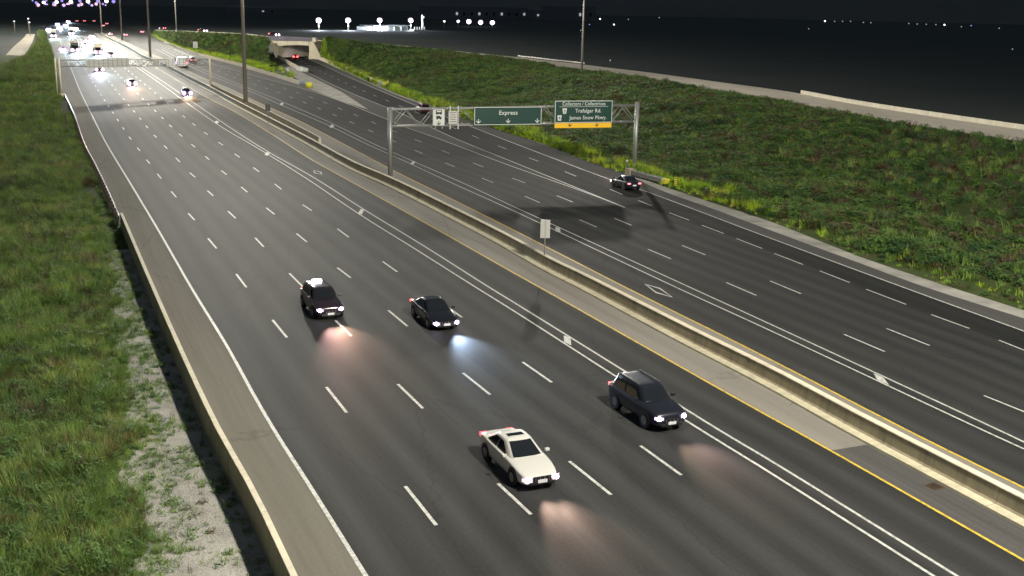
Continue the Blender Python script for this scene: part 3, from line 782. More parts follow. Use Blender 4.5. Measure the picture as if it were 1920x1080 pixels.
# truck and bus sign
M4, w, h = panel_frame((811.5,205),(834,204.5),(811.5,236))
t = sign("truck_lane_sign", "white sign with bus and truck symbols and a down arrow near the left gantry post", M4, w, h, M["signwhite"], .025, M["black"])
def bus(m, s, z=.04):
    m.box((0, 0, z), (.62*s, .40*s, .008)); return m
b_ = MB(); b_.box((0, .60, .038), (.72, .42, .01)); b_.box((-.22, .36, .038), (.14, .10, .01)); b_.box((.22, .36, .038), (.14, .10, .01)); b_.build("bus_symbol", M["black"], t)
rect(.50, .13, .01, 0, .68, .046).build("bus_window", M["signwhite"], t)
b_ = MB(); b_.box((-.06, .02, .038), (.5, .34, .01)); b_.box((.25, -.05, .038), (.14, .22, .01)); b_.box((-.2, -.19, .038), (.12, .1, .01)); b_.box((.2, -.19, .038), (.12, .1, .01)); b_.build("truck_symbol", M["black"], t)
down_arrow(MB(), 0, -h*.34, .48, .04).build("arrow", M["black"], t)
rect(.34, .5, .05, -w/2-.19, h*.28, -.02).build("dark_tab", M["signdark"], t)
for k in (-.25, .3): rect(.08, h+.5, .06, w*k, -.1, -.07).build("bracket", M["steel"], t)
# grey text sign
M4, w, h = panel_frame((841,208),(857.5,207.5),(841,233.5))
t = sign("occupancy_sign", "pale sign with lines of small text on two brackets right of the truck sign", M4, w, h, M["signgrey"], .02, M["signdark"])
for i, (s_, yy) in enumerate((("TRUCKS", .33), ("BUSES", .14), ("NO", -.05))):
    pass
for i, yy in enumerate((.36, .20, .04, -.12, -.30)):
    rect(w*(.62 if i % 2 else .74), .07, .008, 0, h*yy, .036).build("text_line", M["signdark"], t)
for k in (-.30, .62): rect(.14, h+1.1, .08, w*k+.0, 0, -.08).build("bracket", M["signgrey"], t)
for i in range(5): rect(.26, .11, .05, w*.62+.12, h*(.36-.18*i), .0).build("side_tab", M["signdark"], t)

# foot of the right post: concrete block, guard with yellow nose
d0, d1 = at(1177,328), at(1251,348)
dd = (d1-d0).normalized(); ang = math.atan2(dd.y, dd.x)
t = thing("crash_cushion", "steel crash cushion with a yellow nose at the right gantry post", "crash cushion", d0, ang, "crash cushions at barrier ends")
L_ = (d1-d0).length
MB().box((.5, 0, .45), (1.2, .8, .8)).build("concrete_block", M["conc"], t)
for k in (-1, 1):
    for z in (.35, .62): MB().box((L_*.55, k*.36, z), (L_*.72, .05, .16)).build("side_rail", M["rail"], t)
n_ = 7
for i in range(n_): MB().box((1.4+i*(L_-2.0)/n_, 0, .42), (.10, .62, .62)).build("diaphragm", M["steel"], t)
MB().box((L_-.35, 0, .46), (.8, .78, .62), taper=.9).build("nose", M["yel"], t, bevel=.08)
p = at(1266, 353); t = thing("striped_marker", "small black and yellow striped marker post right of the crash cushion", "marker", p, ang+math.pi/2)
MB().box((0, 0, .5), (.06, .06, 1.0)).build("post", M["steel"], t)
MB().box((0, -.05, .75), (.34, .03, .95)).build("panel", M["yel"], t)
for i in range(4): MB().box((0, -.07, .42+.23*i), (.32, .01, .08), ry=.5).build("stripe", M["black"], t)
p = at(1175, 322); t = thing("delineator_post", "thin delineator post with a round reflector left of the right gantry post", "marker", p)
MB().box((0, 0, .7), (.06, .05, 1.4)).build("post", M["steel"], t); MB().tube((0, -.05, 1.35), (0, .03, 1.35), .13).build("reflector", M["signwhite"], t)

def cushion(label, a, b, col, w=.9, h=.9):
    a, b = at(*a), at(*b); d = b-a; t = thing("crash_cushion", label, "crash cushion", a, math.atan2(d.y, d.x), "crash cushions at barrier ends")
    l = d.length
    for i in range(4): MB().box((l*(.1+.2*i), 0, h/2), (l*.17, w, h), taper=.95).build("bay", M["steel"] if col != "white" else M["signwhite"], t)
    MB().tube((l*.86, 0, 0), (l*.86, 0, h*1.05), w*.62, n=14).build("nose", M["yel"] if col != "white" else M["signwhite"], t)
cushion("yellow nosed cushion at the end of the mainline barrier, by the gravel gore", (565,161), (582,165), "yellow", 1.3, 1.2)
cushion("yellow nosed cushion at the end of the collector barrier", (713,162), (724,164), "yellow", 1.1, 1.1)
p = at(727,165); t = thing("marker_post", "yellow marker board beside the cushion of the collector barrier", "marker", p)
MB().box((0, 0, .6), (.06, .06, 1.2)).build("post", M["steel"], t); MB().box((0, -.05, 1.25), (.45, .03, 1.0)).build("panel", M["yel"], t)
cushion("white crash cushion at the end of the short ramp barrier", (560,131), (575,136), "white", 1.4, 1.1)

# far gantry over the eastbound lanes, seen from behind
FA, FB = at(115, 181), at(395, 164)
fg = thing("far_gantry", "distant pale sign gantry over the eastbound lanes, its signs seen from behind", "sign gantry")
def fp(px, py, off=0): return at_plane(px, py, FA, FB, off)
fd = (FB-FA).normalized(); fn = Vector((fd.y, -fd.x, 0)); fn = -fn if fn.dot(FA) > 0 else fn
for (b, tx) in ((FA, (109, 108)), (FB, (395, 110))):
    tz = fp(*tx).z; MB().tube(b, (b.x, b.y, tz), .24, .22, 12).build("post", M["conc_pale"], fg)
    MB().tube(b, b+Vector((0, 0, .6)), .7, n=12).build("base", M["conc_pale"], fg)
p = FA-fn*1.2; MB().tube(p, (p.x, p.y, fp(109, 110).z), .15, .14, 12).build("post", M["conc_pale"], fg)
tL, tR, bL, bR = fp(112, 113), fp(395, 111), fp(112, 125), fp(395, 123)
for off in (0, -1.2):
    o = fn*off
    MB().tube(tL+o, tR+o, .07, n=6).build("chord", M["steel"], fg); MB().tube(bL+o, bR+o, .09, n=6).build("chord", M["steel"], fg)
    for i in range(26):
        a = tL.lerp(tR, i/26) if i % 2 else bL.lerp(bR, i/26); b = bL.lerp(bR, (i+1)/26) if i % 2 else tL.lerp(tR, (i+1)/26)
        MB().tube(a+o, b+o, .045, n=5).build("brace", M["steel"], fg)
def back_sign(label, x0, x1, y0, y1, ribs, mat="signgrey"):
    M4, w, h = panel_frame((x0, y0), (x1, y0), (x0, y1), .35, FA, FB)
    t = thing("hung_sign", label, "road sign", group="signs hung on the far gantry, seen from behind"); t.matrix_world = M4
    rect(w, h, .05).build("panel", M[mat], t)
    for i in range(ribs): rect(.10, h+.3, .07, -w/2+w*(i+.5)/ribs, 0, .05).build("rib", M["steel"], t)
    for k in (-.3, 0, .3): rect(w, .07, .05, 0, h*k, .09).build("rail", M["steel"], t)
back_sign("large sign back on the left half of the far gantry", 162, 241, 110, 127, 9)
back_sign("small sign back right of the large one on the far gantry", 287, 299, 112, 125, 2)
back_sign("pale sign back in the middle right of the far gantry", 312, 327, 111, 125, 2, "signwhite")
back_sign("tall pale sign back nearest the right post of the far gantry", 332, 347, 109, 124, 2, "signwhite")

# roadside signs
def wall_sign(label, foot, sx, tl, tr, bl, z0, mat="signgrey"):
    b = at(*foot, z0); t = thing("road_sign", label, "road sign", b)
    A = b; d = Vector((math.cos(YAW), math.sin(YAW), 0)); 
    hz = at_plane(tl[0], tl[1], b, b+d).z-z0; w = (at_plane(*tr, b, b+d)-at_plane(*tl, b, b+d)).length; lo = at_plane(*bl, b, b+d).z-z0
    t.rotation_euler = (0, 0, YAW+.05)
    MB().tube((0, .06, 0), (0, .06, hz), .05, n=8).build("post", M["steel"], t)
    MB().box((0, 0, (hz+lo)/2), (w, .04, hz-lo)).build("panel", M[mat], t)
    MB().box((0, -.03, (hz+lo)/2), (.06, .03, hz-lo-.05)).build("rib", M["steel"], t)
    return t
wall_sign("tall blank pale sign on a thin post on the median wall", (1021,478), 0, (1011,412), (1029,411), (1011,446), .86)
wall_sign("small grey sign on the median wall right of the brown mast", (503,232), 0, (498,195), (507,195), (498,208), .86, "signdark")
t = wall_sign("small pale diamond sign on the grassy bank left of the underpass", (367,101), 0, (362.5,78), (371,78), (362.5,90), 1.0, "signwhite")
wall_sign("thin white post sign on the island left of the ramp barrier", (540,147), 0, (538.5,127), (541.5,127), (538.5,133), 0, "signwhite")
b = at(125, 246); t = thing("roadside_cabinet", "small dark box sign on a post behind the guardrail", "cabinet", b)
MB().box((0, 0, 1.2), (.12, .12, 2.4)).build("post", M["wood"], t); MB().box((0, 0, 3.6), (.75, .35, 1.7)).build("box", M["signdark"], t)
b = at(1752, 912, .008)
t = thing("drain_grate", "rusty square drain grate in the median shoulder at the lower right", "drain grate", b, .1)
MB().box((0, 0, .0), (.62, .62, .02)).build("frame", plain("rusty_iron", (.10, .065, .035), .8, .3, .3, 8), t)
for i in range(5): MB().box((-.22+.11*i, 0, .015), (.04, .5, .02)).build("bar", M["black"], t)
def debris(label, px, s, mat, rz):
    b = at(*px, .02); t = MB()
    n = 9; vs = []
    for i in range(n):
        a = math.pi*i/(n-1); vs += [(math.cos(a)*s, math.sin(a)*s*.35, 0), (math.cos(a)*s*.8, math.sin(a)*s*.22, .05)]
    t.add(vs, [(2*i, 2*i+1, 2*i+3, 2*i+2) for i in range(n-1)]); o = t.build("tyre_scrap", mat, fix=False)
    o.location = b; o.rotation_euler = (0, 0, rz); tag(o, label, "debris", "scraps of tyre on the road edge")
debris("curled scrap of tyre beside the median wall left of the drain", (1490,757), .35, M["rubber"], .3)
debris("curled scrap of tyre by the median wall left of the gantry post", (640,304), .5, M["rubber"], 2.0)
debris("smaller scrap of tyre a little farther along the median wall", (618,292), .4, M["rubber"], 1.2)
# ------------------------------------------------------------------ vehicles
def paint_car(name, col, metal=.0, rough=.3):
    return plain(name, col, rough, metal, .03, 3, coat=.8)
SED = dict(L=4.85, hw=.92, st=[(2.44,.44,.34,.46,.54),(2.36,.70,.23,.58,.65),(2.05,.85,.20,.68,.755),(1.5,.905,.19,.78,.87),(.95,.915,.18,.85,.95),(0,.92,.17,.89,.96),(-1.0,.92,.18,.92,.98),(-1.6,.915,.19,.94,1.04),(-2.1,.87,.22,.93,1.03),(-2.34,.78,.28,.84,.93),(-2.42,.64,.36,.70,.80)],
           cab=(.90, 1.10, .12, -2.0, -.98, .81, .60, 1.39, 1.44), wx=(1.45, -1.42), wr=.335)
SUV = dict(L=4.75, hw=.94, st=[(2.36,.66,.36,.60,.70),(2.28,.80,.28,.78,.90),(2.0,.90,.26,.90,1.0),(1.5,.93,.25,.97,1.07),(.95,.94,.24,1.02,1.12),(0,.94,.24,1.05,1.13),(-1.0,.94,.24,1.06,1.14),(-1.7,.93,.26,1.08,1.15),(-2.15,.90,.30,1.08,1.15),(-2.32,.84,.36,1.0,1.1),(-2.38,.74,.45,.85,.95)],
           cab=(1.06, 1.05, .42, -2.24, -1.95, .84, .67, 1.64, 1.70), wx=(1.42, -1.42), wr=.37)
def lerp(a, b, t): return a+(b-a)*t
def car_body(S):
    m = MB(); vs = []; k = 0
    for (x, hw, zb, zs, zt) in S["st"]:
        half = [(0, zb), (hw*.55, zb), (hw*.90, zb+.03), (hw*.985, zb+(zs-zb)*.22), (hw, zb+(zs-zb)*.6), (hw*.985, zs-.02), (hw*.92, zs+(zt-zs)*.45), (hw*.66, zt-.012), (hw*.3, zt), (0, zt+.004)]
        ring = half + [(-y, z) for y, z in half[-2:0:-1]]
        k = len(ring); vs += [(x, y, z) for y, z in ring]
    n = len(S["st"]); fs = []
    for i in range(n-1):
        for j in range(k): a = i*k+j; b = i*k+(j+1) % k; fs.append((a, b, b+k, a+k))
    fs += [tuple(range(k)), tuple(range((n-1)*k, n*k))[::-1]]
    return m.add(vs, fs, True)
def cab_at(S, t):
    z0, xf0, xf1, xr0, xr1, h0, h1, z1, z2 = S["cab"]
    return lerp(xf0, xf1, t), lerp(xr0, xr1, t), lerp(h0, h1, t), lerp(z0, z1, t)
def cabin(S):
    m = MB(); vs = []; k = 12
    rows = [(-.12, 1), (0, 1), (.33, 1), (.66, 1), (.94, 1), (1.0, .97)]
    for t, s in rows + [(1.06, .86), (1.09, .55)]:
        xf, xr, hw, z = cab_at(S, min(t, 1))
        if t > 1: z = S["cab"][7] + (S["cab"][8]-S["cab"][7])*(.75 if t < 1.08 else 1.0)
        xm = (xf+xr)/2; lx = (xf-xr)/2*s; w = hw*s; c = .10
        vs += [(xm+lx, -w*.72, z), (xm+lx, w*.72, z), (xm+lx-c*.5, w*.92, z), (xm+lx-c*2.2, w, z), (xm, w*1.02, z), (xm-lx+c*2.2, w, z), (xm-lx+c*.5, w*.92, z), (xm-lx, w*.72, z), (xm-lx, -w*.72, z), (xm-lx+c*.5, -w*.92, z), (xm, -w*1.02, z), (xm+lx-c*.5, -w*.92, z)]
    n = len(rows)+2; fs = []
    for i in range(n-1):
        for j in range(k): a = i*k+j; b = i*k+(j+1) % k; fs.append((a, b, b+k, a+k))
    fs += [tuple(range((n-1)*k, n*k))]
    return m.add(vs, fs, True)
def panel(ptf, nu=6, nv=4):
    vs = [ptf(i/nu, j/nv) for j in range(nv+1) for i in range(nu+1)]
    return MB().add(vs, [(j*(nu+1)+i, j*(nu+1)+i+1, (j+1)*(nu+1)+i+1, (j+1)*(nu+1)+i) for j in range(nv) for i in range(nu)], True)
def disc(m, x, y, z, r, w, n=18):
    return m.tube((x, y-w/2, z), (x, y+w/2, z), r, n=n)
def beam(parent, x, y, z, watts, col, pitch=-7, yawd=0, size=62, r=.16, blend=1.0):
    ld = bpy.data.lights.new("headlight_beam", 'SPOT'); ld.energy = watts; ld.color = col; ld.spot_size = math.radians(size); ld.spot_blend = blend; ld.shadow_soft_size = r
    o = bpy.data.objects.new("headlight_beam", ld); C.objects.link(o); o.parent = parent; o.location = (x, y, z)
    d = Vector((math.cos(math.radians(pitch))*math.cos(math.radians(yawd)), math.sin(math.radians(yawd)), math.sin(math.radians(pitch))))
    o.rotation_euler = d.to_track_quat('-Z', 'Y').to_euler(); return o

LENS_HALO = glow("headlight_halo_violet", (.74, .52, 1.0), 1.25); LENS_HALO_P = glow("headlight_halo_pink", (1.0, .66, .88), 1.15)  # tints paint the coloured glare fringe round the lamps
HL = glow("headlight_on", (.93, .80, 1.0), 26); HLB = glow("headlight_violet", (.72, .60, 1.0), 30)
HLW = glow("headlight_white", (1.0, .96, .98), 34)
TL = glow("taillight_on", (1.0, .06, .06), 7); TLB = glow("brake_light_hot", (1.0, .22, .26), 2.4)
TL_OFF = plain("taillight_lens", (.30, .01, .015), .2)
def make_car(label, loc, rz, S, paint_m, lit="front", hl=None, tl=None, beams=None, detail=2, sc=1.0, name="car", cat="car", group=None, glow_r=.11, plate=True):
    t = thing(name, label, cat, loc, rz, group)
    t.scale = (sc, sc, sc)
    wx, wr, hw = S["wx"], S["wr"], S["hw"]
    car_body(S).build("body", paint_m, t, subsurf=2 if detail > 1 else 1)
    cabin(S).build("cabin", paint_m, t, subsurf=2 if detail > 1 else 1)
    e = .012
    def wind(u, v):
        xf, xr, h, z = cab_at(S, lerp(.10, .93, v)); y = lerp(-1, 1, u)*h*.80; return (xf - .05*abs(lerp(-1, 1, u))**3 + e, y, z+.01)
    def rear(u, v):
        xf, xr, h, z = cab_at(S, lerp(.14, .92, v)); y = lerp(1, -1, u)*h*.80; return (xr + .05*abs(lerp(-1, 1, u))**3 - e, y, z+.01)
    panel(wind).build("windshield", M["glass"], t); panel(rear).build("rear_window", M["glass"], t)
    for sd in (-1, 1):
        for (a0, a1) in ((.05, .47), (.52, .93)):
            def side(u, v):
                xf, xr, h, z = cab_at(S, lerp(.10, .88, v)); x = lerp(xf-.22, xr+.22, lerp(a0, a1, u)); return (x, sd*(h*1.02+e), z)
            panel(side, 3, 3).build("side_window", M["glass"], t)
    for x in wx:
        for sd in (-1, 1):
            MB().tube((x, sd*(hw-.20), wr+.03), (x, sd*(hw+.004), wr+.03), wr+.075, n=20).build("wheel_arch", M["trim"], t)
            w = disc(MB(), x, sd*(hw-.10), wr, wr, .24).build("wheel", M["rubber"], t)
            if detail > 1: disc(MB(), x, sd*(hw+.012), wr, wr*.62, .03, 12).build("rim", M["rim"], w)
    f = S["st"]; zf = f[1][3]
    if detail > 0:
        for sd in (-1, 1):
            MB().box((S["cab"][1]-.30, sd*(hw+.07), S["cab"][0]+.14), (.14, .20, .13)).build("mirror", paint_m, t, bevel=.03)
        xg = f[0][0]
        MB().box((xg+.0, 0, f[0][2]+.19), (.06, .80, .20)).build("grille", M["trim"], t)
        for i in range(4): MB().box((xg+.035, -.30+.2*i, f[0][2]+.19), (.02, .03, .18)).build("grille_bar", M["rim"], t)
        MB().box((xg-.05, 0, f[0][2]+.0), (.16, 1.15, .13)).build("lower_intake", M["trim"], t, bevel=.02)
        if plate: MB().box((xg+.05, 0, f[0][2]+.10), (.02, .42, .14)).build("licence_plate", M["plate"], t)
        MB().box((f[-1][0]-.01, 0, f[-1][4]-.18), (.03, .42, .15)).build("licence_plate", M["plate"], t)
    hm = hl or (HL if lit == "front" else M["rim"])
    for sd in (-1, 1):
        def lens(u, v):
            y = sd*lerp(.46, .84, u)*hw/.92; x = lerp(f[0][0]+.02, f[1][0]-.10, u**1.4) ; return (x + .02, y, lerp(zf-.15, zf-.005, v)*1.0 - (.0 if u < .5 else 0) + .02*u)
        panel(lens, 5, 2).build("headlight_lens_halo", (LENS_HALO_P if hl and hl.name == "headlight_pink" else LENS_HALO) if lit == "front" else M["rim"], t)
        if glow_r > .15 and lit == "front": MB().tube((f[0][0]-.08, sd*.66*hw/.92, zf-.05), (f[0][0]+.02, sd*.66*hw/.92, zf-.05), glow_r*1.6, glow_r*1.5, 14).build("headlight_lens_halo", LENS_HALO_P if (len(label) % 2) else LENS_HALO, t)  # oversized glowing disc paints the glare halo round a far headlight
        m = MB(); m.tube((f[0][0]-.06, sd*.66*hw/.92, zf-.075), (f[0][0]+.03+.03*(glow_r > .15), sd*.66*hw/.92, zf-.075), glow_r*(.6 if glow_r > .15 else 1), glow_r*(.5 if glow_r > .15 else .8), 12)
        m.build("headlight", hm, t, fix=True)
        m = MB().box((f[-1][0]+.06, sd*.62*hw/.92, f[-2][3]-.02), (.12, .34, .14) if detail else (.25, .62, .5)); m.build("tail_light", tl or (TL if lit else TL_OFF), t)  # far tail lights enlarged to imitate their red glow
    for (wt, col, pitch, yd, sz) in (beams or []):
        beam(t, f[0][0]+.12, 0 if False else .28*(1 if yd >= 0 else -1), zf-.07, wt, col, pitch, yd, sz)
    return t

def head_eb(y):                      # eastbound traffic comes towards us
    d = L0(y-3)-L0(y+3); return math.atan2(-6, d)
def head_wb(ln, y):
    d = ln(y+3)-ln(y-3); return math.atan2(6, d)
PINK = (1.0, .66, .52); BLUE = (.55, .72, 1.0); ROSE = (1.0, .62, .60)
white_p = paint_car("paint_white", (.60, .585, .54)); black_p = paint_car("paint_black", (.010, .010, .013), .1, .25)
navy_p = paint_car("paint_navy", (.012, .012, .020), .1, .28); slate_p = paint_car("paint_slate", (.016, .018, .026), .3, .3)
maroon_p = paint_car("paint_maroon", (.10, .010, .022), .2, .3); grey_p = paint_car("paint_silver", (.35, .35, .36), .4, .35)
def front_pos(p1, p2, back, rz):
    a, b = at(*p1, .68), at(*p2, .68); c = (a+b)/2; c.z = 0
    return c - Vector((math.cos(rz), math.sin(rz), 0))*back
rz = head_eb(41)
wc = make_car("white sedan nearest the viewer with lit headlights", front_pos((989,893),(1037,882),2.25,rz), rz, SED, white_p, hl=glow("headlight_pink", (1.0, .78, .95), 9),
              beams=[(2500, PINK, -5, 2, 42), (2500, PINK, -6, -1, 46)], tl=glow("taillight_near", (1, .05, .08), 3))
# sunroof and roof rack of the white sedan
MB().box((-.35, 0, 1.447), (.30, .74, .012)).build("sunroof", M["glass"], wc, bevel=.005)
rz = head_eb(66)
c1 = make_car("dark hatchback with a bright roof glare in the second lane, leftmost of the near cars", front_pos((601,583),(637,578),2.2,rz), rz, SUV, paint_car("paint_dark_maroon", (.030, .018, .024), .2, .22), beams=[(2500, (1.0, .60, .40), -9, 2, 44), (2500, (1.0, .56, .52), -6, -1, 44)])
rz = head_eb(62)
c2 = make_car("black sedan with bluish white headlights in the fourth lane", front_pos((820,602),(852,597),2.25,rz), rz, SED, black_p, hl=HLB, beams=[(2500, BLUE, -5, 5, 50), (2500, BLUE, -6, 0, 48)])
rz = head_eb(45)
c3 = make_car("black sport utility car beside the double white line", front_pos((1238,787),(1275,777),2.2,rz), rz, SUV, slate_p, beams=[(2500, ROSE, -4, 2, 44), (2500, (1.0, .70, .50), -5, -1, 44)])
# added glowing block standing in for lamp glare on the hatchback roof
MB().box((-1.2, 0, 1.76), (.34, .62, .16)).build("roof_glare", glow("roof_glare_glow", (.80, .78, 1.0), 6), c1, bevel=.04)
for sd in (-1, 1): MB().bar((.2, sd*.58, 1.74), (-1.7, sd*.58, 1.74), .04, .04).build("roof_rail", M["rim"], c3)

def near_lane(px, py, rz_fn): p = at(px, py); return p
p = at(247, 160); make_car("car with pink white headlights alone under the far gantry", p, head_eb(p.y), SED, black_p, hl=HL, beams=[(12000, (1.0, .55, .22), -7, 3, 32), (12000, (1.0, .50, .40), -7, -3, 32)], detail=1, group="oncoming cars far up the eastbound lanes", glow_r=.34)
p = at(349, 178); make_car("car with violet headlights by the double line in front of the far gantry", p, head_eb(p.y), SED, navy_p, hl=HLB, beams=[(4500, (1.0, .66, .35), -8, 3, 34), (4500, (1.0, .66, .42), -8, -3, 34)], detail=1, group="oncoming cars far up the eastbound lanes", glow_r=.30)

# westbound cars, seen from behind
rzw = head_wb(R1, 118)
p = at(1172, 352); c = make_car("dark car with lit tail lights passing the right gantry post", p, rzw, SED, navy_p, lit="rear", hl=HLW, tl=TLB, beams=[(1800, ROSE, -7, 3, 44), (1800, ROSE, -7, -3, 44)], detail=1)
p = at(793, 211); rzz = head_wb(R1, p.y); make_car("dark red car with bright tail lights left of the truck sign", p, rzz, SUV, maroon_p, lit="rear", tl=TLB, beams=[(6000, (.62, .80, 1.0), -5, 3, 40), (6000, (.62, .80, 1.0), -5, -3, 40)], detail=1, hl=HLW)
p = at(553, 111); make_car("small red lit car leaving the underpass", p, head_wb(R1, min(p.y, 380)), SUV, maroon_p, lit="rear", tl=TL, detail=0, beams=[(2500, (.8, .7, 1), -5, 0, 40)])
p = at(361, 117); make_car("red tailed car right of the van near the far gantry", p, head_wb(W2, p.y), SUV, maroon_p, lit="rear", tl=TLB, detail=0)
WG = "cars with red tail lights far up the westbound lanes"
for px, py, lab in ((207,67,"left car of the pair with red tail lights below the median masts"), (235,68,"right car of the pair with red tail lights, against the median mast"),
                    (193,50,"car glowing red brightest beyond the pair, left of the masts"), (200,46,"second red glowing car just beyond the brightest one"),
                    (266,62,"car with amber and red lamps near the ramp merge"), (176,41,"farthest of the red tailed cars, near the horizon"),
                    (158,41,"red tailed car second from the left in the far queue"), (144,41,"leftmost red tailed car of the far queue")):
    p = at(px, py); make_car(lab, p, head_wb(W2, min(p.y, 900)), SED, grey_p, lit="rear", tl=TLB, detail=0, group=WG, glow_r=.2, sc=1.1)
def ramp_car(px, py, z, lab, front, mat=None):
    p = at(px, py, z); q = at(px+6, py+.35, z); d = q-p
    make_car(lab, p, math.atan2(d.y, d.x)+(0 if front else math.pi), SED, mat or black_p, hl=HLW, tl=TLB, detail=0, glow_r=.3)
ramp_car(514, 67.5, 6.7, "car with white headlights crossing the underpass bridge", True)
ramp_car(380, 59.8, 6.3, "car with a small lamp glow on the ramp crest left of the bridge", True)
ramp_car(305, 55, 2.5, "car with red lamps on the far ramp between the masts", False)

# trucks, vans and the pickup coming from afar
def make_truck(label, p, rz, box_mat, H=3.9, L=11, W_=2.5, cab_h=2.8, hlm=None, beams=None, group=None, lamps=True, name="truck", cat="truck"):
    t = thing(name, label, cat, p, rz, group)
    MB().box((-L/2-1.2, 0, .75+(H-.75)/2), (L, W_, H-.75)).build("cargo_box", box_mat, t, bevel=.06)
    MB().add([(1.2,-W_/2+.06,.5),(1.2,W_/2-.06,.5),(-1.1,W_/2-.06,.5),(-1.1,-W_/2+.06,.5),(1.25,-W_/2+.1,1.5),(1.25,W_/2-.1,1.5),(-1.1,W_/2-.1,1.5),(-1.1,-W_/2+.1,1.5),(.75,-W_/2+.18,cab_h),(.75,W_/2-.18,cab_h),(-1.1,W_/2-.18,cab_h),(-1.1,-W_/2+.18,cab_h)],
        [(0,1,5,4),(4,5,9,8),(8,9,10,11),(1,2,6,5),(5,6,10,9),(3,0,4,7),(7,4,8,11),(2,3,7,6),(6,7,11,10),(3,2,1,0)]).build("cab", box_mat, t, bevel=.05)
    MB().add([(1.262,-W_/2+.25,1.6),(1.262,W_/2-.25,1.6),(.83,W_/2-.3,cab_h-.15),(.83,-W_/2+.3,cab_h-.15)], [(0,1,2,3)]).build("windshield", M["glass"], t, fix=False)
    MB().box((1.24, 0, .55), (.16, W_-.15, .32)).build("bumper", M["rim"], t, bevel=.03)
    MB().box((1.26, 0, 1.05), (.06, 1.2, .5)).build("grille", M["trim"], t)
    for x in (.1, -L*.55, -L*.85, -L*.85-1.2):
        for sd in (-1, 1): disc(MB(), x, sd*(W_/2-.18), .5, .5, .32, 14).build("wheel", M["rubber"], t)
    for sd in (-1, 1):
        MB().tube((1.25, sd*.85, .92), (1.36, sd*.85, .92), .26, .22, 14).build("headlight", hlm or HL, t)
        MB().tube((1.2, sd*.85, .98), (1.30, sd*.85, .98), .72, .66, 14).build("headlight_lens_halo", LENS_HALO if sd > 0 else LENS_HALO_P, t)  # wide glowing disc stands in for the bloom around the truck lamp
        MB().box((1.1, sd*(W_/2+.2), 1.95), (.12, .3, .7)).build("mirror", M["trim"], t)
    if lamps:
        for k in range(5): MB().box((-1.16, -1+.5*k, H-.10), (.08, .16, .10)).build("marker_lamp", glow("marker_lamp", (1, .8, .5), 8) if k == 0 else bpy.data.materials["marker_lamp"], t)
    for b in (beams or []): beam(t, 1.45, b[3]*.2, .92, *b[:5])
    return t
OG = "trucks and vans coming up in the eastbound lanes"
WB_ = [(130000, (.60, .85, 1.0), -6, 2, 34)]
p = at(184, 103); make_truck("truck with a pale lit box above its cab, right of the dark boxed one", p, head_eb(p.y), paint_car("paint_cream", (.78, .70, .50)), 4.1, 9, hlm=glow("hot_pink", (1.0, .72, 1.0), 12), beams=WB_, group=OG)
p = at(141, 99); make_truck("truck with a dark box and white top edge in the middle of the far traffic", p, head_eb(p.y), paint_car("paint_charcoal", (.05, .05, .06)), 3.9, 8, hlm=bpy.data.materials["hot_pink"], beams=WB_, group=OG)
p = at(101, 71); make_truck("large glaring truck at the far left of the eastbound lanes", p, head_eb(min(p.y, 900)), white_p, 4.1, 12, hlm=glow("glare_white", (.92, .84, 1.0), 60), beams=WB_, group=OG)
p = at(134, 66); make_truck("bright truck farther back, second from the left", p, head_eb(min(p.y, 900)), white_p, 4.1, 12, hlm=glow("glare_white", (.92, .84, 1.0), 60), beams=WB_, group=OG)
p = at(340, 124); make_truck("van with red lit rear just beyond the tall pale sign back", p, head_wb(W2, p.y), paint_car("paint_rose", (.45, .25, .25)), 2.8, 4.6, hlm=TLB, group=None, lamps=False, name="van", cat="van")
# that van drives away: its lamps face the viewer, so turn tail lights on
v = [o for o in bpy.data.objects if o.get("label", "").startswith("van with red lit rear")][0]
for sd in (-1, 1): MB().box((-5.85, sd*1.0, 1.2), (.08, .35, .7)).build("tail_light", TLB, v)
p = at(208, 109); make_car("white pickup sized car with its dark side to us beyond the far gantry", p, head_eb(p.y), SUV, white_p, hl=HLB, detail=0, group="oncoming cars far up the eastbound lanes", glow_r=.3, sc=1.25)
p = at(186, 134); make_car("low black car half hidden behind the sign backs of the far gantry", p, head_eb(p.y), SED, black_p, hl=HLB, detail=0, group="oncoming cars far up the eastbound lanes", glow_r=.25, sc=1.2, beams=[(42000, (.5, .95, .95), -7, 3, 34), (42000, (.75, .6, 1.0), -7, -3, 34)])
for px, py, lab, gr_ in ((118,96,"car with violet glare left of the dark boxed truck", .5), (165,80,"glaring car right of the two bright trucks", .6), (172,72,"second glaring car behind the first, towards the median", .6),
                    (160,88,"car with violet glare behind the pale boxed truck", .45), (92,58,"farthest left car of the glaring queue", .7), (112,55,"car in the glaring queue left of its middle", .7),
                    (123,50,"car in the middle of the glaring queue", .7), (108,47,"dim car at the back of the glaring queue", .6), (128,42,"farthest car of the glaring queue by the median", .6), (142,56,"car of the glaring queue next to the median", .6)):
    p = at(px, py)
    make_car(lab, p, head_eb(min(p.y, 900)), SED, grey_p, hl=bpy.data.materials["glare_white"] if py < 80 else HL, detail=0, group="oncoming cars far up the eastbound lanes", glow_r=gr_, sc=1.1,
             beams=[(120000 if py < 90 else 20000, (.62, .82, 1.0), -6, 0, 34)])
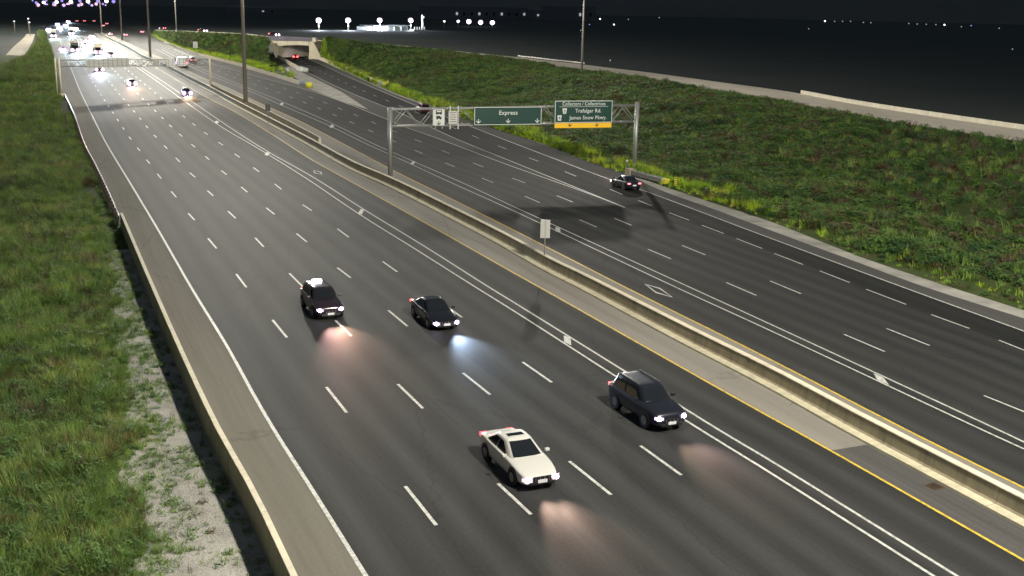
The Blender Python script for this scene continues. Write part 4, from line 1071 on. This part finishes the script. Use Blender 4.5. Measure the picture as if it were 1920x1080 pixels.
# ------------------------------------------------------------------ far lamps, flood-lit yard, warehouses
far_white = glow("street_lamp_far", (1.0, .95, .9), 3); flood = glow("flood_lamp", (.86, .74, 1.0), 4); dimw = glow("street_lamp_dim", (.8, .82, .95), .45)
redw = glow("beacon_red", (1, .2, .25), 10); violet = glow("lamp_violet", (.42, .34, 1.0), 1.1)
def lamp(label, px, py, base_py, r, mat, group, z0=0.0, light=0, name="street_lamp"):
    b = at(px, base_py, z0); d = ray(px, py); k = math.hypot(b.x, b.y)/math.hypot(d.x, d.y); z = CAM_H + d.z*k
    t = thing(name, label, "street lamp", b, 0, group); h = z - z0
    MB().tube((0, 0, 0), (0, 0, h), r*.28, r*.18, 6).build("pole", M["mast"], t)
    s_ = MB()
    for i, (zz, rr) in enumerate(((-.8, .35), (-.4, .85), (.2, 1.0), (.75, .6))):
        pass
    m = MB(); n = 8; prof = [(-.85, .3), (-.4, .9), (.3, .95), (.8, .45)]
    vs = [(r*q*math.cos(2*math.pi*j/n), r*q*math.sin(2*math.pi*j/n), h+r*zz) for zz, q in prof for j in range(n)]
    fs = [(i*n+j, i*n+(j+1) % n, (i+1)*n+(j+1) % n, (i+1)*n+j) for i in range(3) for j in range(n)] + [tuple(range(n))[::-1], tuple(range(3*n, 4*n))]
    m.add(vs, fs, True).build("lamp_head", mat, t)
    if light:
        ld = bpy.data.lights.new("flood_lamp", 'POINT'); ld.energy = light; ld.color = (.8, .85, 1.0); ld.shadow_soft_size = r*1.05
        o = bpy.data.objects.new("flood_lamp", ld); C.objects.link(o); o.parent = t; o.location = (0, 0, h-r*2.4)
    return t
FG = "flood lights of the yard beyond the underpass"
for px, lab in ((598,"leftmost of the four large flood lights beyond the bridge"), (653,"second from left of the four large flood lights"), (712,"third from left of the four large flood lights, over the lit yard"), (770,"rightmost of the four large flood lights, at the yard end")):
    lamp(lab, px, 38, 57, 2.1, flood, FG, light=60000, name="flood_light")
FG2 = "smaller flood lights in a row right of the yard"
for px, py, lab in ((859,40,"faintest and leftmost of the row of four smaller flood lights"), (879,40.5,"second of the row of four smaller flood lights"), (901,42,"third of the row of four smaller flood lights"), (923,42.5,"rightmost of the row of four smaller flood lights")):
    lamp(lab, px, py, 50, 2.6 if px > 860 else 1.5, flood, FG2, light=0, name="flood_light")
for px, py, lab in ((833,40,"single white lamp between the two rows of flood lights"), (794,32,"pale lamp on a post at the right end of the lit yard")):
    lamp(lab, px, py, 52 if px > 800 else 57, 1.0, far_white if px > 800 else dimw, "single lamps by the yard")
# yard: long low lit building and fence
a, b = at(690, 56), at(765, 58)
t = thing("yard_building", "long low pale building lit by the third flood light", "building")
def blk(px0, px1, py, h, depth, mat, name, parent, z0=-.07):
    A, B = at(px0, py, 0), at(px1, py, 0); d = (B-A); n = Vector((d.y, -d.x, 0)).normalized(); n = -n if n.dot(A) > 0 else n
    Q = [A, B, B-n*depth, A-n*depth]
    vs = [(p.x, p.y, z0) for p in Q] + [(p.x, p.y, h) for p in Q]
    return MB().add(vs, [(3,2,1,0),(4,5,6,7),(0,1,5,4),(1,2,6,5),(2,3,7,6),(3,0,4,7)]).build(name, mat, parent)
pale = M["signwhite"]; dk = plain("dark_cladding", (.17, .18, .20), .7)
for i in range(6): blk(688+13*i, 700.5+13*i, 56.6+.1*i, 2.6+(i % 2)*.5, 12, plain("wall_%d" % i, (.45, .50, .47), .7) if i == 0 else bpy.data.materials["wall_0"], "wall_panel", t)
blk(687, 767, 55.5, 3.5, 8, bpy.data.materials["wall_0"], "roof", t, 3.15)
t = thing("yard_loading_dock", "small white dock with posts at the right end of the yard", "building")
blk(776, 799, 58.5, 1.2, 5, pale, "platform", t)
for k in range(5): blk(778+4.6*k, 779.2+4.6*k, 58.2, 3.2, 1, pale, "post", t)
blk(792, 793.5, 57, 12, 1.2, pale, "tall_post", t)
WHG = "dark warehouses on the horizon"
for (x0, x1, y, h, lab) in ((850,990,33,20,"wide dark warehouse with pale eaves behind the small flood lights"), (1002,1058,32,16,"narrow dark warehouse left of the pale mast"), (1078,1117,36,24,"warehouse crossing behind the pale mast, with a lit canopy"), (485,520,22,10,"small building with lit windows at the top left of the yard")):
    t = thing("warehouse", lab, "building", group=WHG); blk(x0, x1, y+4, h, 60, dk, "wall", t)
    A = blk(x0, x1, y+4, h+2.0, 60, plain("eaves_pale", (.30, .30, .34), .7) if "eaves_pale" not in bpy.data.materials else bpy.data.materials["eaves_pale"], "eaves", t, h)
    n_ = max(2, int((x1-x0)/14))
    for i in range(n_):
        xx = x0+(x1-x0)*(i+.5)/n_; blk(xx-1.6, xx+1.6, y+4.02, h*.55, .5, dimw if i % 3 == 0 else M["glass"], "window", t, h*.35)
CG = "lamps of the far town along the horizon"
same = "tiny white lamp of the far town near the horizon"
pts_ = [(568,7),(592,9),(630,9.5),(672,10),(485,14),(505,16.5),(947,30,1),(953,33,1),(959,30,1),(964,31,1),(984,16),(1115,34.5),(1125,35.5,1),(1105,46),(1151,46,1),(1178,36.5),(1236,33),(1089,57),
        (1546,39.5),(1564,40),(1579,40),(1594,40),(1618,42),(1632,42.5),(1703,44),(1719,45),(1736,45.5),(1754,46),(1770,46.5),(1802,50),(1820,48),(1873,53),(1516,54),(1898,92),
        (272,5),(285,4),(310,4),(330,6),(345,6),(360,3),(375,3.5),(388,7),(392,4),(425,5),(431,13),(455,6),(462,14),(300,7),(320,3),(405,8),(440,3),(250,3),
        (1144,113)]
for q in pts_:
    px, py = q[0], q[1]; br_ = len(q) > 2 or px in (568, 592, 1770, 1546, 388, 425, 672)
    hz_y = 14.73 + (px-960)*.0214         # horizon at this column
    base = max(py+3, hz_y+ (22 if px > 1400 else 9)) if py < 100 else py+4
    r = (.0007 if br_ else .0005)*math.hypot(*at(px, base)[:2])
    reg = ("tiny lamp in the dotted row at the upper right, far across the dark fields" if px > 1480 else "tiny lamp right of the pale mast, out in the dark" if px > 1085 else
           "tiny lamp between the small flood lights and the pale mast" if px > 930 else "tiny lamp on the horizon above the large flood lights" if px > 480 else "tiny lamp on the horizon above the far median masts")
    lamp(reg, px, py, base, r, far_white if br_ else (violet if (px*7) % 5 == 0 else dimw), CG)
# violet and white lamps above the far end of the road
TG = "violet and white lamps over the far end of the road"
for i in range(26):
    px = 62 + 5.9*i + 5*math.sin(i*2.3); py = 1 + 9*abs(math.sin(i*1.9))**1.6; hz_y = 14.73+(px-960)*.0214
    base = hz_y + 16 + 4*math.sin(i); r = (.0007 + .0009*abs(math.sin(i*1.3)))*math.hypot(*at(px, base)[:2])
    lamp("violet or white lamp in the cluster over the far end of the road", px, py, base, r, (violet, LENS_HALO_P, violet, far_white, LENS_HALO)[i % 5], TG)
for px, py, base in ((28,40,62),(55,35,64),(57,42,68)):
    lamp("dim lamp pole beside the service road at the far left", px, py, base, .5, dimw, "dim poles at the far left")

# service road at the far left
SL = Line([(-260,230),(-120,160),(0,112),(25,88),(45,70),(52,60)], near=0); SR = Line([(-260,262),(-120,185),(0,126),(42,106),(60,80),(66,64)], near=0)
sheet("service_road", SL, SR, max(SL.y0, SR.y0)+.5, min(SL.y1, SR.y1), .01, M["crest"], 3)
p_ = [at(1017,130,4.3), at(1006,132,4.2)]
o = MB().bar(p_[0]+Vector((0,0,.2)), p_[1]+Vector((0,0,.2)), .5, .3).build("concrete_slab", M["conc_pale"]); tag(o, "pale concrete slab lying on the grassy bank left of the pale mast", "slab")
o = MB().bar(at(1167,152.6,3.6), at(1198,151.8,3.6), .3, .3).build("pipe", M["conc_pale"]); tag(o, "thin pale pipe lying in the grass right of the pale mast", "pipe")

# ------------------------------------------------------------------ verge on the left: soil, gravel, grass
GB_ = Line([(110,150),(122,190),(142,260),(160,310),(190,400),(214,480),(232,540),(238,600),(246,660),(262,720),(270,800),(262,860),(268,930),(280,1000),(300,1080)], near=30)
LBs = Line([(566,1110),(540,1080),(375,787),(262,560),(210,420),(170,325),(140,245),(120,186),(108,150),(103,110),(97,92),(91,76),(87,62),(88,50),(93,42)], near=25, far=200)
ybank = at(60, 62).y
LV = F(lambda y: -40 - .25*y)
def bumpf(x, y):
    d = (LB(y) if y > 118 else GB_(y)-.6)-x; e = min(1, max(0, (d-1)/4))
    return -.045*0 + e*(.25*mnoise.noise(Vector((x*.25, y*.12, 0)))+.1*mnoise.noise(Vector((x*.9, y*.6, 4))) + .15)
sheet("verge", LV, F(lambda y: LB(y)-.02), 8, 420, -.004, M["soil"], 46, bump=bumpf)
sheet("gravel_strip", F(lambda y: GB_(y)-1.5), F(lambda y: LB(y)-.04), GB_.y0+2, at(214,470).y, .012, M["gravel"], 6, bump=lambda x, y: .03 if x > GB_(y)-1.2 else -.02)

# ------------------------------------------------------------------ plants: a few tufts, set out in thousands
TUFTS = []
def blade(vs, fs, x, y, h, w, lean, az, curl, n=4):
    b = len(vs); dx, dy = math.cos(az), math.sin(az); tx, ty = -dy*w/2, dx*w/2
    for i in range(n+1):
        f = i/n; k = 1-f**1.6; r_ = lean*f + curl*f*f
        z = h*(f - .22*(lean+curl)*f*f)
        c_ = (x+dx*r_*h, y+dy*r_*h, max(z, 0))
        if i == n: vs.append(c_)
        else: vs += [(c_[0]-tx*k, c_[1]-ty*k, c_[2]), (c_[0]+tx*k, c_[1]+ty*k, c_[2])]
    for i in range(n-1): fs.append((b+2*i, b+2*i+1, b+2*i+3, b+2*i+2))
    fs.append((b+2*n-2, b+2*n-1, b+2*n))
def tuft(name, mat, nb, spread, h0, h1, w, lean, curl, leaves=0, leaf=.06):
    r = random.Random(hash(name) % 1000 if False else sum(map(ord, name))); vs = []; fs = []
    wind = r.uniform(-.6, .6)
    for i in range(nb):
        a = r.uniform(0, 2*math.pi); d = spread*math.sqrt(r.random())
        blade(vs, fs, d*math.cos(a), d*math.sin(a), r.uniform(h0, h1), w*r.uniform(.7, 1.3), lean*r.uniform(.2, 1.2), a*.5+wind+r.uniform(-1, 1), curl*r.uniform(.3, 1.3), 3)
    for i in range(leaves):
        a = r.uniform(0, 2*math.pi); d = spread*math.sqrt(r.random()); z = r.uniform(.15, 1)**.8*h1*(1-.3*d/spread)
        az = r.uniform(0, 2*math.pi); s = leaf*r.uniform(.6, 1.4); tl = r.uniform(-.5, .5)
        c_ = Vector((d*math.cos(a), d*math.sin(a), z)); u = Vector((math.cos(az), math.sin(az), tl)).normalized()*s; v = Vector((-math.sin(az), math.cos(az), r.uniform(-.4, .4))).normalized()*s*.45
        b = len(vs); vs += [tuple(c_-u), tuple(c_+v), tuple(c_+u), tuple(c_-v)]; fs.append((b, b+1, b+2, b+3))
    me = bpy.data.meshes.new(name); me.from_pydata(vs, [], fs); me.materials.append(mat)
    o = bpy.data.objects.new(name, me); return o
GSTOP = [(0.28, (0.044, 0.086, 0.026)), (0.42, (0.124, 0.212, 0.044)), (0.52, (0.218, 0.321, 0.061)), (0.6, (0.143, 0.246, 0.061)), (0.68, (0.29, 0.349, 0.079)), (0.78, (0.316, 0.228, 0.111))]
WSTOP = [(0.28, (0.041, 0.091, 0.036)), (0.45, (0.087, 0.179, 0.053)), (0.56, (0.162, 0.273, 0.063)), (0.66, (0.093, 0.152, 0.059)), (0.76, (0.226, 0.155, 0.099))]
mg = leaf_mat("grass_blades", GSTOP, .30, .16); mw_ = leaf_mat("weed_leaves", WSTOP, .30, .07); my = leaf_mat("yellow_grass", [(.3, (.22, .36, .03)), (.45, (.38, .56, .035)), (.58, (.50, .66, .04)), (.75, (.48, .42, .10))], .4, .10)
mbn = leaf_mat("dry_stalks", [(.3, (.07, .04, .022)), (.6, (.13, .085, .055)), (.8, (.16, .12, .075))], .5, .3)
def coll(name, objs):
    c = bpy.data.collections.new(name)
    for o in objs: c.objects.link(o)
    return c
near_c = coll("near_tufts", [tuft("tuft_tall", mg, 46, .30, .55, 1.15, .030, .35, .45), tuft("tuft_lean", mg, 42, .34, .45, 1.0, .034, .8, .7), tuft("tuft_fine", mg, 50, .26, .35, .85, .022, .5, .4),
    tuft("weed_leafy", mw_, 8, .28, .4, .9, .02, .3, .2, 110, .065), tuft("weed_low", mw_, 6, .34, .25, .6, .02, .4, .2, 90, .075), tuft("tuft_dry", mbn, 22, .22, .5, 1.15, .018, .3, .3, 12, .04)])
far_c = coll("far_tufts", [tuft("clump_grass", mg, 40, .55, .4, .95, .07, .45, .45), tuft("clump_weed", mw_, 8, .6, .3, .7, .04, .3, .2, 90, .15), tuft("clump_weed_dense", mw_, 6, .5, .4, .85, .04, .3, .2, 100, .12), tuft("clump_dry", mbn, 26, .4, .4, .9, .045, .3, .3, 14, .08)])
yel_c = coll("yellow_tufts", [tuft("yellow_grassy", my, 44, .5, .3, .8, .05, .5, .5), tuft("yellow_tall", my, 44, .45, .5, 1.15, .05, .3, .35), tuft("yellow_low", my, 40, .5, .3, .75, .05, .6, .5), tuft("yellow_mixed", mg, 40, .45, .4, .95, .05, .5, .4)])
edge_c = coll("edge_tufts", [tuft("edge_grass", mg, 44, .5, .3, .7, .05, .5, .5), tuft("edge_grass_low", mg, 40, .5, .25, .5, .05, .6, .5), tuft("edge_dry", mbn, 26, .5, .25, .6, .045, .5, .4), tuft("edge_yellow", my, 30, .45, .3, .6, .045, .5, .4)])
dry_c = coll("dry_tufts", [tuft("dry_a", mbn, 34, .5, .35, .8, .05, .4, .4, 30, .08), tuft("dry_b", mbn, 20, .5, .3, .6, .05, .4, .4, 60, .09), tuft("dry_weed", mw_, 8, .5, .3, .7, .04, .3, .2, 70, .12)])
small_c = coll("small_tufts", [tuft("sprig_a", mg, 16, .14, .08, .26, .018, .9, .5), tuft("sprig_b", mw_, 3, .16, .06, .15, .02, .5, .3, 26, .035), tuft("sprig_c", mg, 12, .10, .10, .32, .014, 1.0, .6)])

def scatter(name, P, collection, label=None, smin=.75, smax=1.3):
    """P: rows of x, y, z, scale"""
    P = np.asarray(P, np.float32); n = len(P)
    me = bpy.data.meshes.new(name); me.vertices.add(n); me.vertices.foreach_set("co", P[:, :3].ravel())
    a = me.attributes.new("size", 'FLOAT', 'POINT'); a.data.foreach_set("value", P[:, 3].copy())
    r = me.attributes.new("turn", 'FLOAT', 'POINT'); r.data.foreach_set("value", RNG.uniform(0, 6.283, n).astype(np.float32))
    o = bpy.data.objects.new(name, me); C.objects.link(o); tag(o, label, "vegetation" if label else None, kind="stuff")
    G = bpy.data.node_groups.new(name, 'GeometryNodeTree')
    G.interface.new_socket("Geometry", in_out='INPUT', socket_type='NodeSocketGeometry'); G.interface.new_socket("Geometry", in_out='OUTPUT', socket_type='NodeSocketGeometry')
    N = G.nodes; L = G.links; gi = N.new("NodeGroupInput"); go = N.new("NodeGroupOutput")
    ip = N.new("GeometryNodeInstanceOnPoints"); ci = N.new("GeometryNodeCollectionInfo"); ci.inputs[0].default_value = collection
    ci.inputs["Separate Children"].default_value = True; ci.inputs["Reset Children"].default_value = True
    s_ = N.new("GeometryNodeInputNamedAttribute"); s_.data_type = 'FLOAT'; s_.inputs[0].default_value = "size"
    t_ = N.new("GeometryNodeInputNamedAttribute"); t_.data_type = 'FLOAT'; t_.inputs[0].default_value = "turn"
    cx = N.new("ShaderNodeCombineXYZ"); L.new(t_.outputs[0], cx.inputs[2])
    L.new(gi.outputs[0], ip.inputs["Points"]); L.new(ci.outputs[0], ip.inputs["Instance"]); ip.inputs["Pick Instance"].default_value = True
    L.new(cx.outputs[0], ip.inputs["Rotation"]); L.new(s_.outputs[0], ip.inputs["Scale"])
    rv = N.new("FunctionNodeRandomValue"); rv.data_type = 'INT'
    rv.inputs[4].default_value = 0; rv.inputs[5].default_value = len(collection.objects)-1; rv.inputs["Seed"].default_value = len(name)
    L.new(rv.outputs[2], ip.inputs["Instance Index"])
    L.new(ip.outputs[0], go.inputs[0])
    md = o.modifiers.new("scatter", 'NODES'); md.node_group = G; return o

rnd = random.Random(11)
P_l = []; P_s = []
def left_z(x, y): return bumpf(x, y)-.02
for k in range(60000):
    y = 30 + 260*rnd.random()**1.55; x = LB(y) - .25 - (rnd.random()**1.1)*(7 + .13*y)
    dens = 1.0
    g = GB_(y) if y < 125 else 1e9
    cl = mnoise.noise(Vector((x*.6, y*.35, 9)))
    edge = x-(g - .55 + 1.1*cl)
    if edge > 0:
        if rnd.random() < .09*math.exp(-edge*.5) and cl > -.1: P_l.append((x, y, .0, rnd.uniform(.25, .6)))
        continue
    if y > 125 and x > LB(y)-.5: continue
    low = 1 - .55*math.exp(-max(-edge, 0)*1.1) if g < 1e8 else 1 - .5*math.exp(-(LB(y)-x))
    P_l.append((x, y, left_z(x, y), rnd.uniform(.65, 1.25)*low*(1+.25*cl)*(1 if y < 120 else 1.25)))
for k in range(16000):
    y = 280 + 420*rnd.random(); dx_ = LB(y)-.8-rnd.random()*(.085*y)
    if dx_ > SR(min(y, SR.y1))+2: P_l.append((dx_, y, 0, rnd.uniform(1.6, 2.6)))
for k in range(9000):
    y = 31 + 85*rnd.random(); x = GB_(y)-1.5 + rnd.random()*(LB(y)-GB_(y)+1.4)
    cl = mnoise.noise(Vector((x*.9, y*.4, 2))); fr = (x-GB_(y)+1)/(LB(y)-GB_(y)+1)
    if rnd.random() < (.95 - .95*fr + cl*1.1) or (fr > .9 and rnd.random() < .25): P_s.append((x, y, .015, rnd.uniform(.5, 1.5)))
scatter("roadside_grass", P_l, near_c); scatter("gravel_weeds", P_s, small_c)
P_f = []; P_y = []; P_d = []; P_e = []
nT = len(toe)
while len(P_f) + len(P_y) < 52000:
    i = rnd.random()*(nT-1.01); t = rnd.random()
    k = int(i); wdt = (toe[k]-crl[k]).length; ln_ = (toe[k+1]-toe[k]).length
    if rnd.random() > wdt*ln_/900: continue
    p = bank_pt(i, t); d = math.hypot(p.x, p.y)
    dist_toe = t*wdt; cl = mnoise.noise(Vector((p.x*.12, p.y*.12, 5))); c2_ = mnoise.noise(Vector((p.x*.5, p.y*.5, 1)))
    if dist_toe < 1.2+c2_ and rnd.random() < .6: continue
    if wdt-dist_toe < .8: continue
    s_ = rnd.uniform(.7, 1.3)*(1+.35*c2_)*(.55 if dist_toe < 3 else 1)*(1 + max(0, d-120)*.003)
    if 4 < dist_toe < 24 and cl < -.30 and rnd.random() < .75: P_d.append((p.x, p.y, p.z-.05, s_*.9)); continue
    if p.y <= 92 and dist_toe < 5 + 7*cl and rnd.random() < .7: P_e.append((p.x, p.y, p.z-.05, s_)); continue
    if p.y > 92 and dist_toe < 11 + 7*cl and rnd.random() < .85: P_y.append((p.x, p.y, p.z-.05, s_))
    else: P_f.append((p.x, p.y, p.z-.05, s_))
for k in range(2600):
    i = rnd.random()*(len(toe2)-1.01); t = rnd.random(); p = bank_pt(i, t, toe2, crl2)
    (P_y if t < .35 else P_f).append((p.x, p.y, p.z-.05, rnd.uniform(1.2, 2.0)))
for k in range(300):
    p = at(rnd.uniform(470, 560), rnd.uniform(112, 152), .03)
    if p.y < MR(p.y)*0 + 1e9 and p.x > MR(p.y)+1 and p.x < LB2(p.y)-4: P_y.append((p.x, p.y, p.z, rnd.uniform(.6, 1.1)))
scatter("bank_plants", P_f, far_c); scatter("dry_bank_plants", P_d, dry_c); scatter("near_edge_grass", P_e, edge_c); scatter("bank_edge_grass", P_y, yel_c)
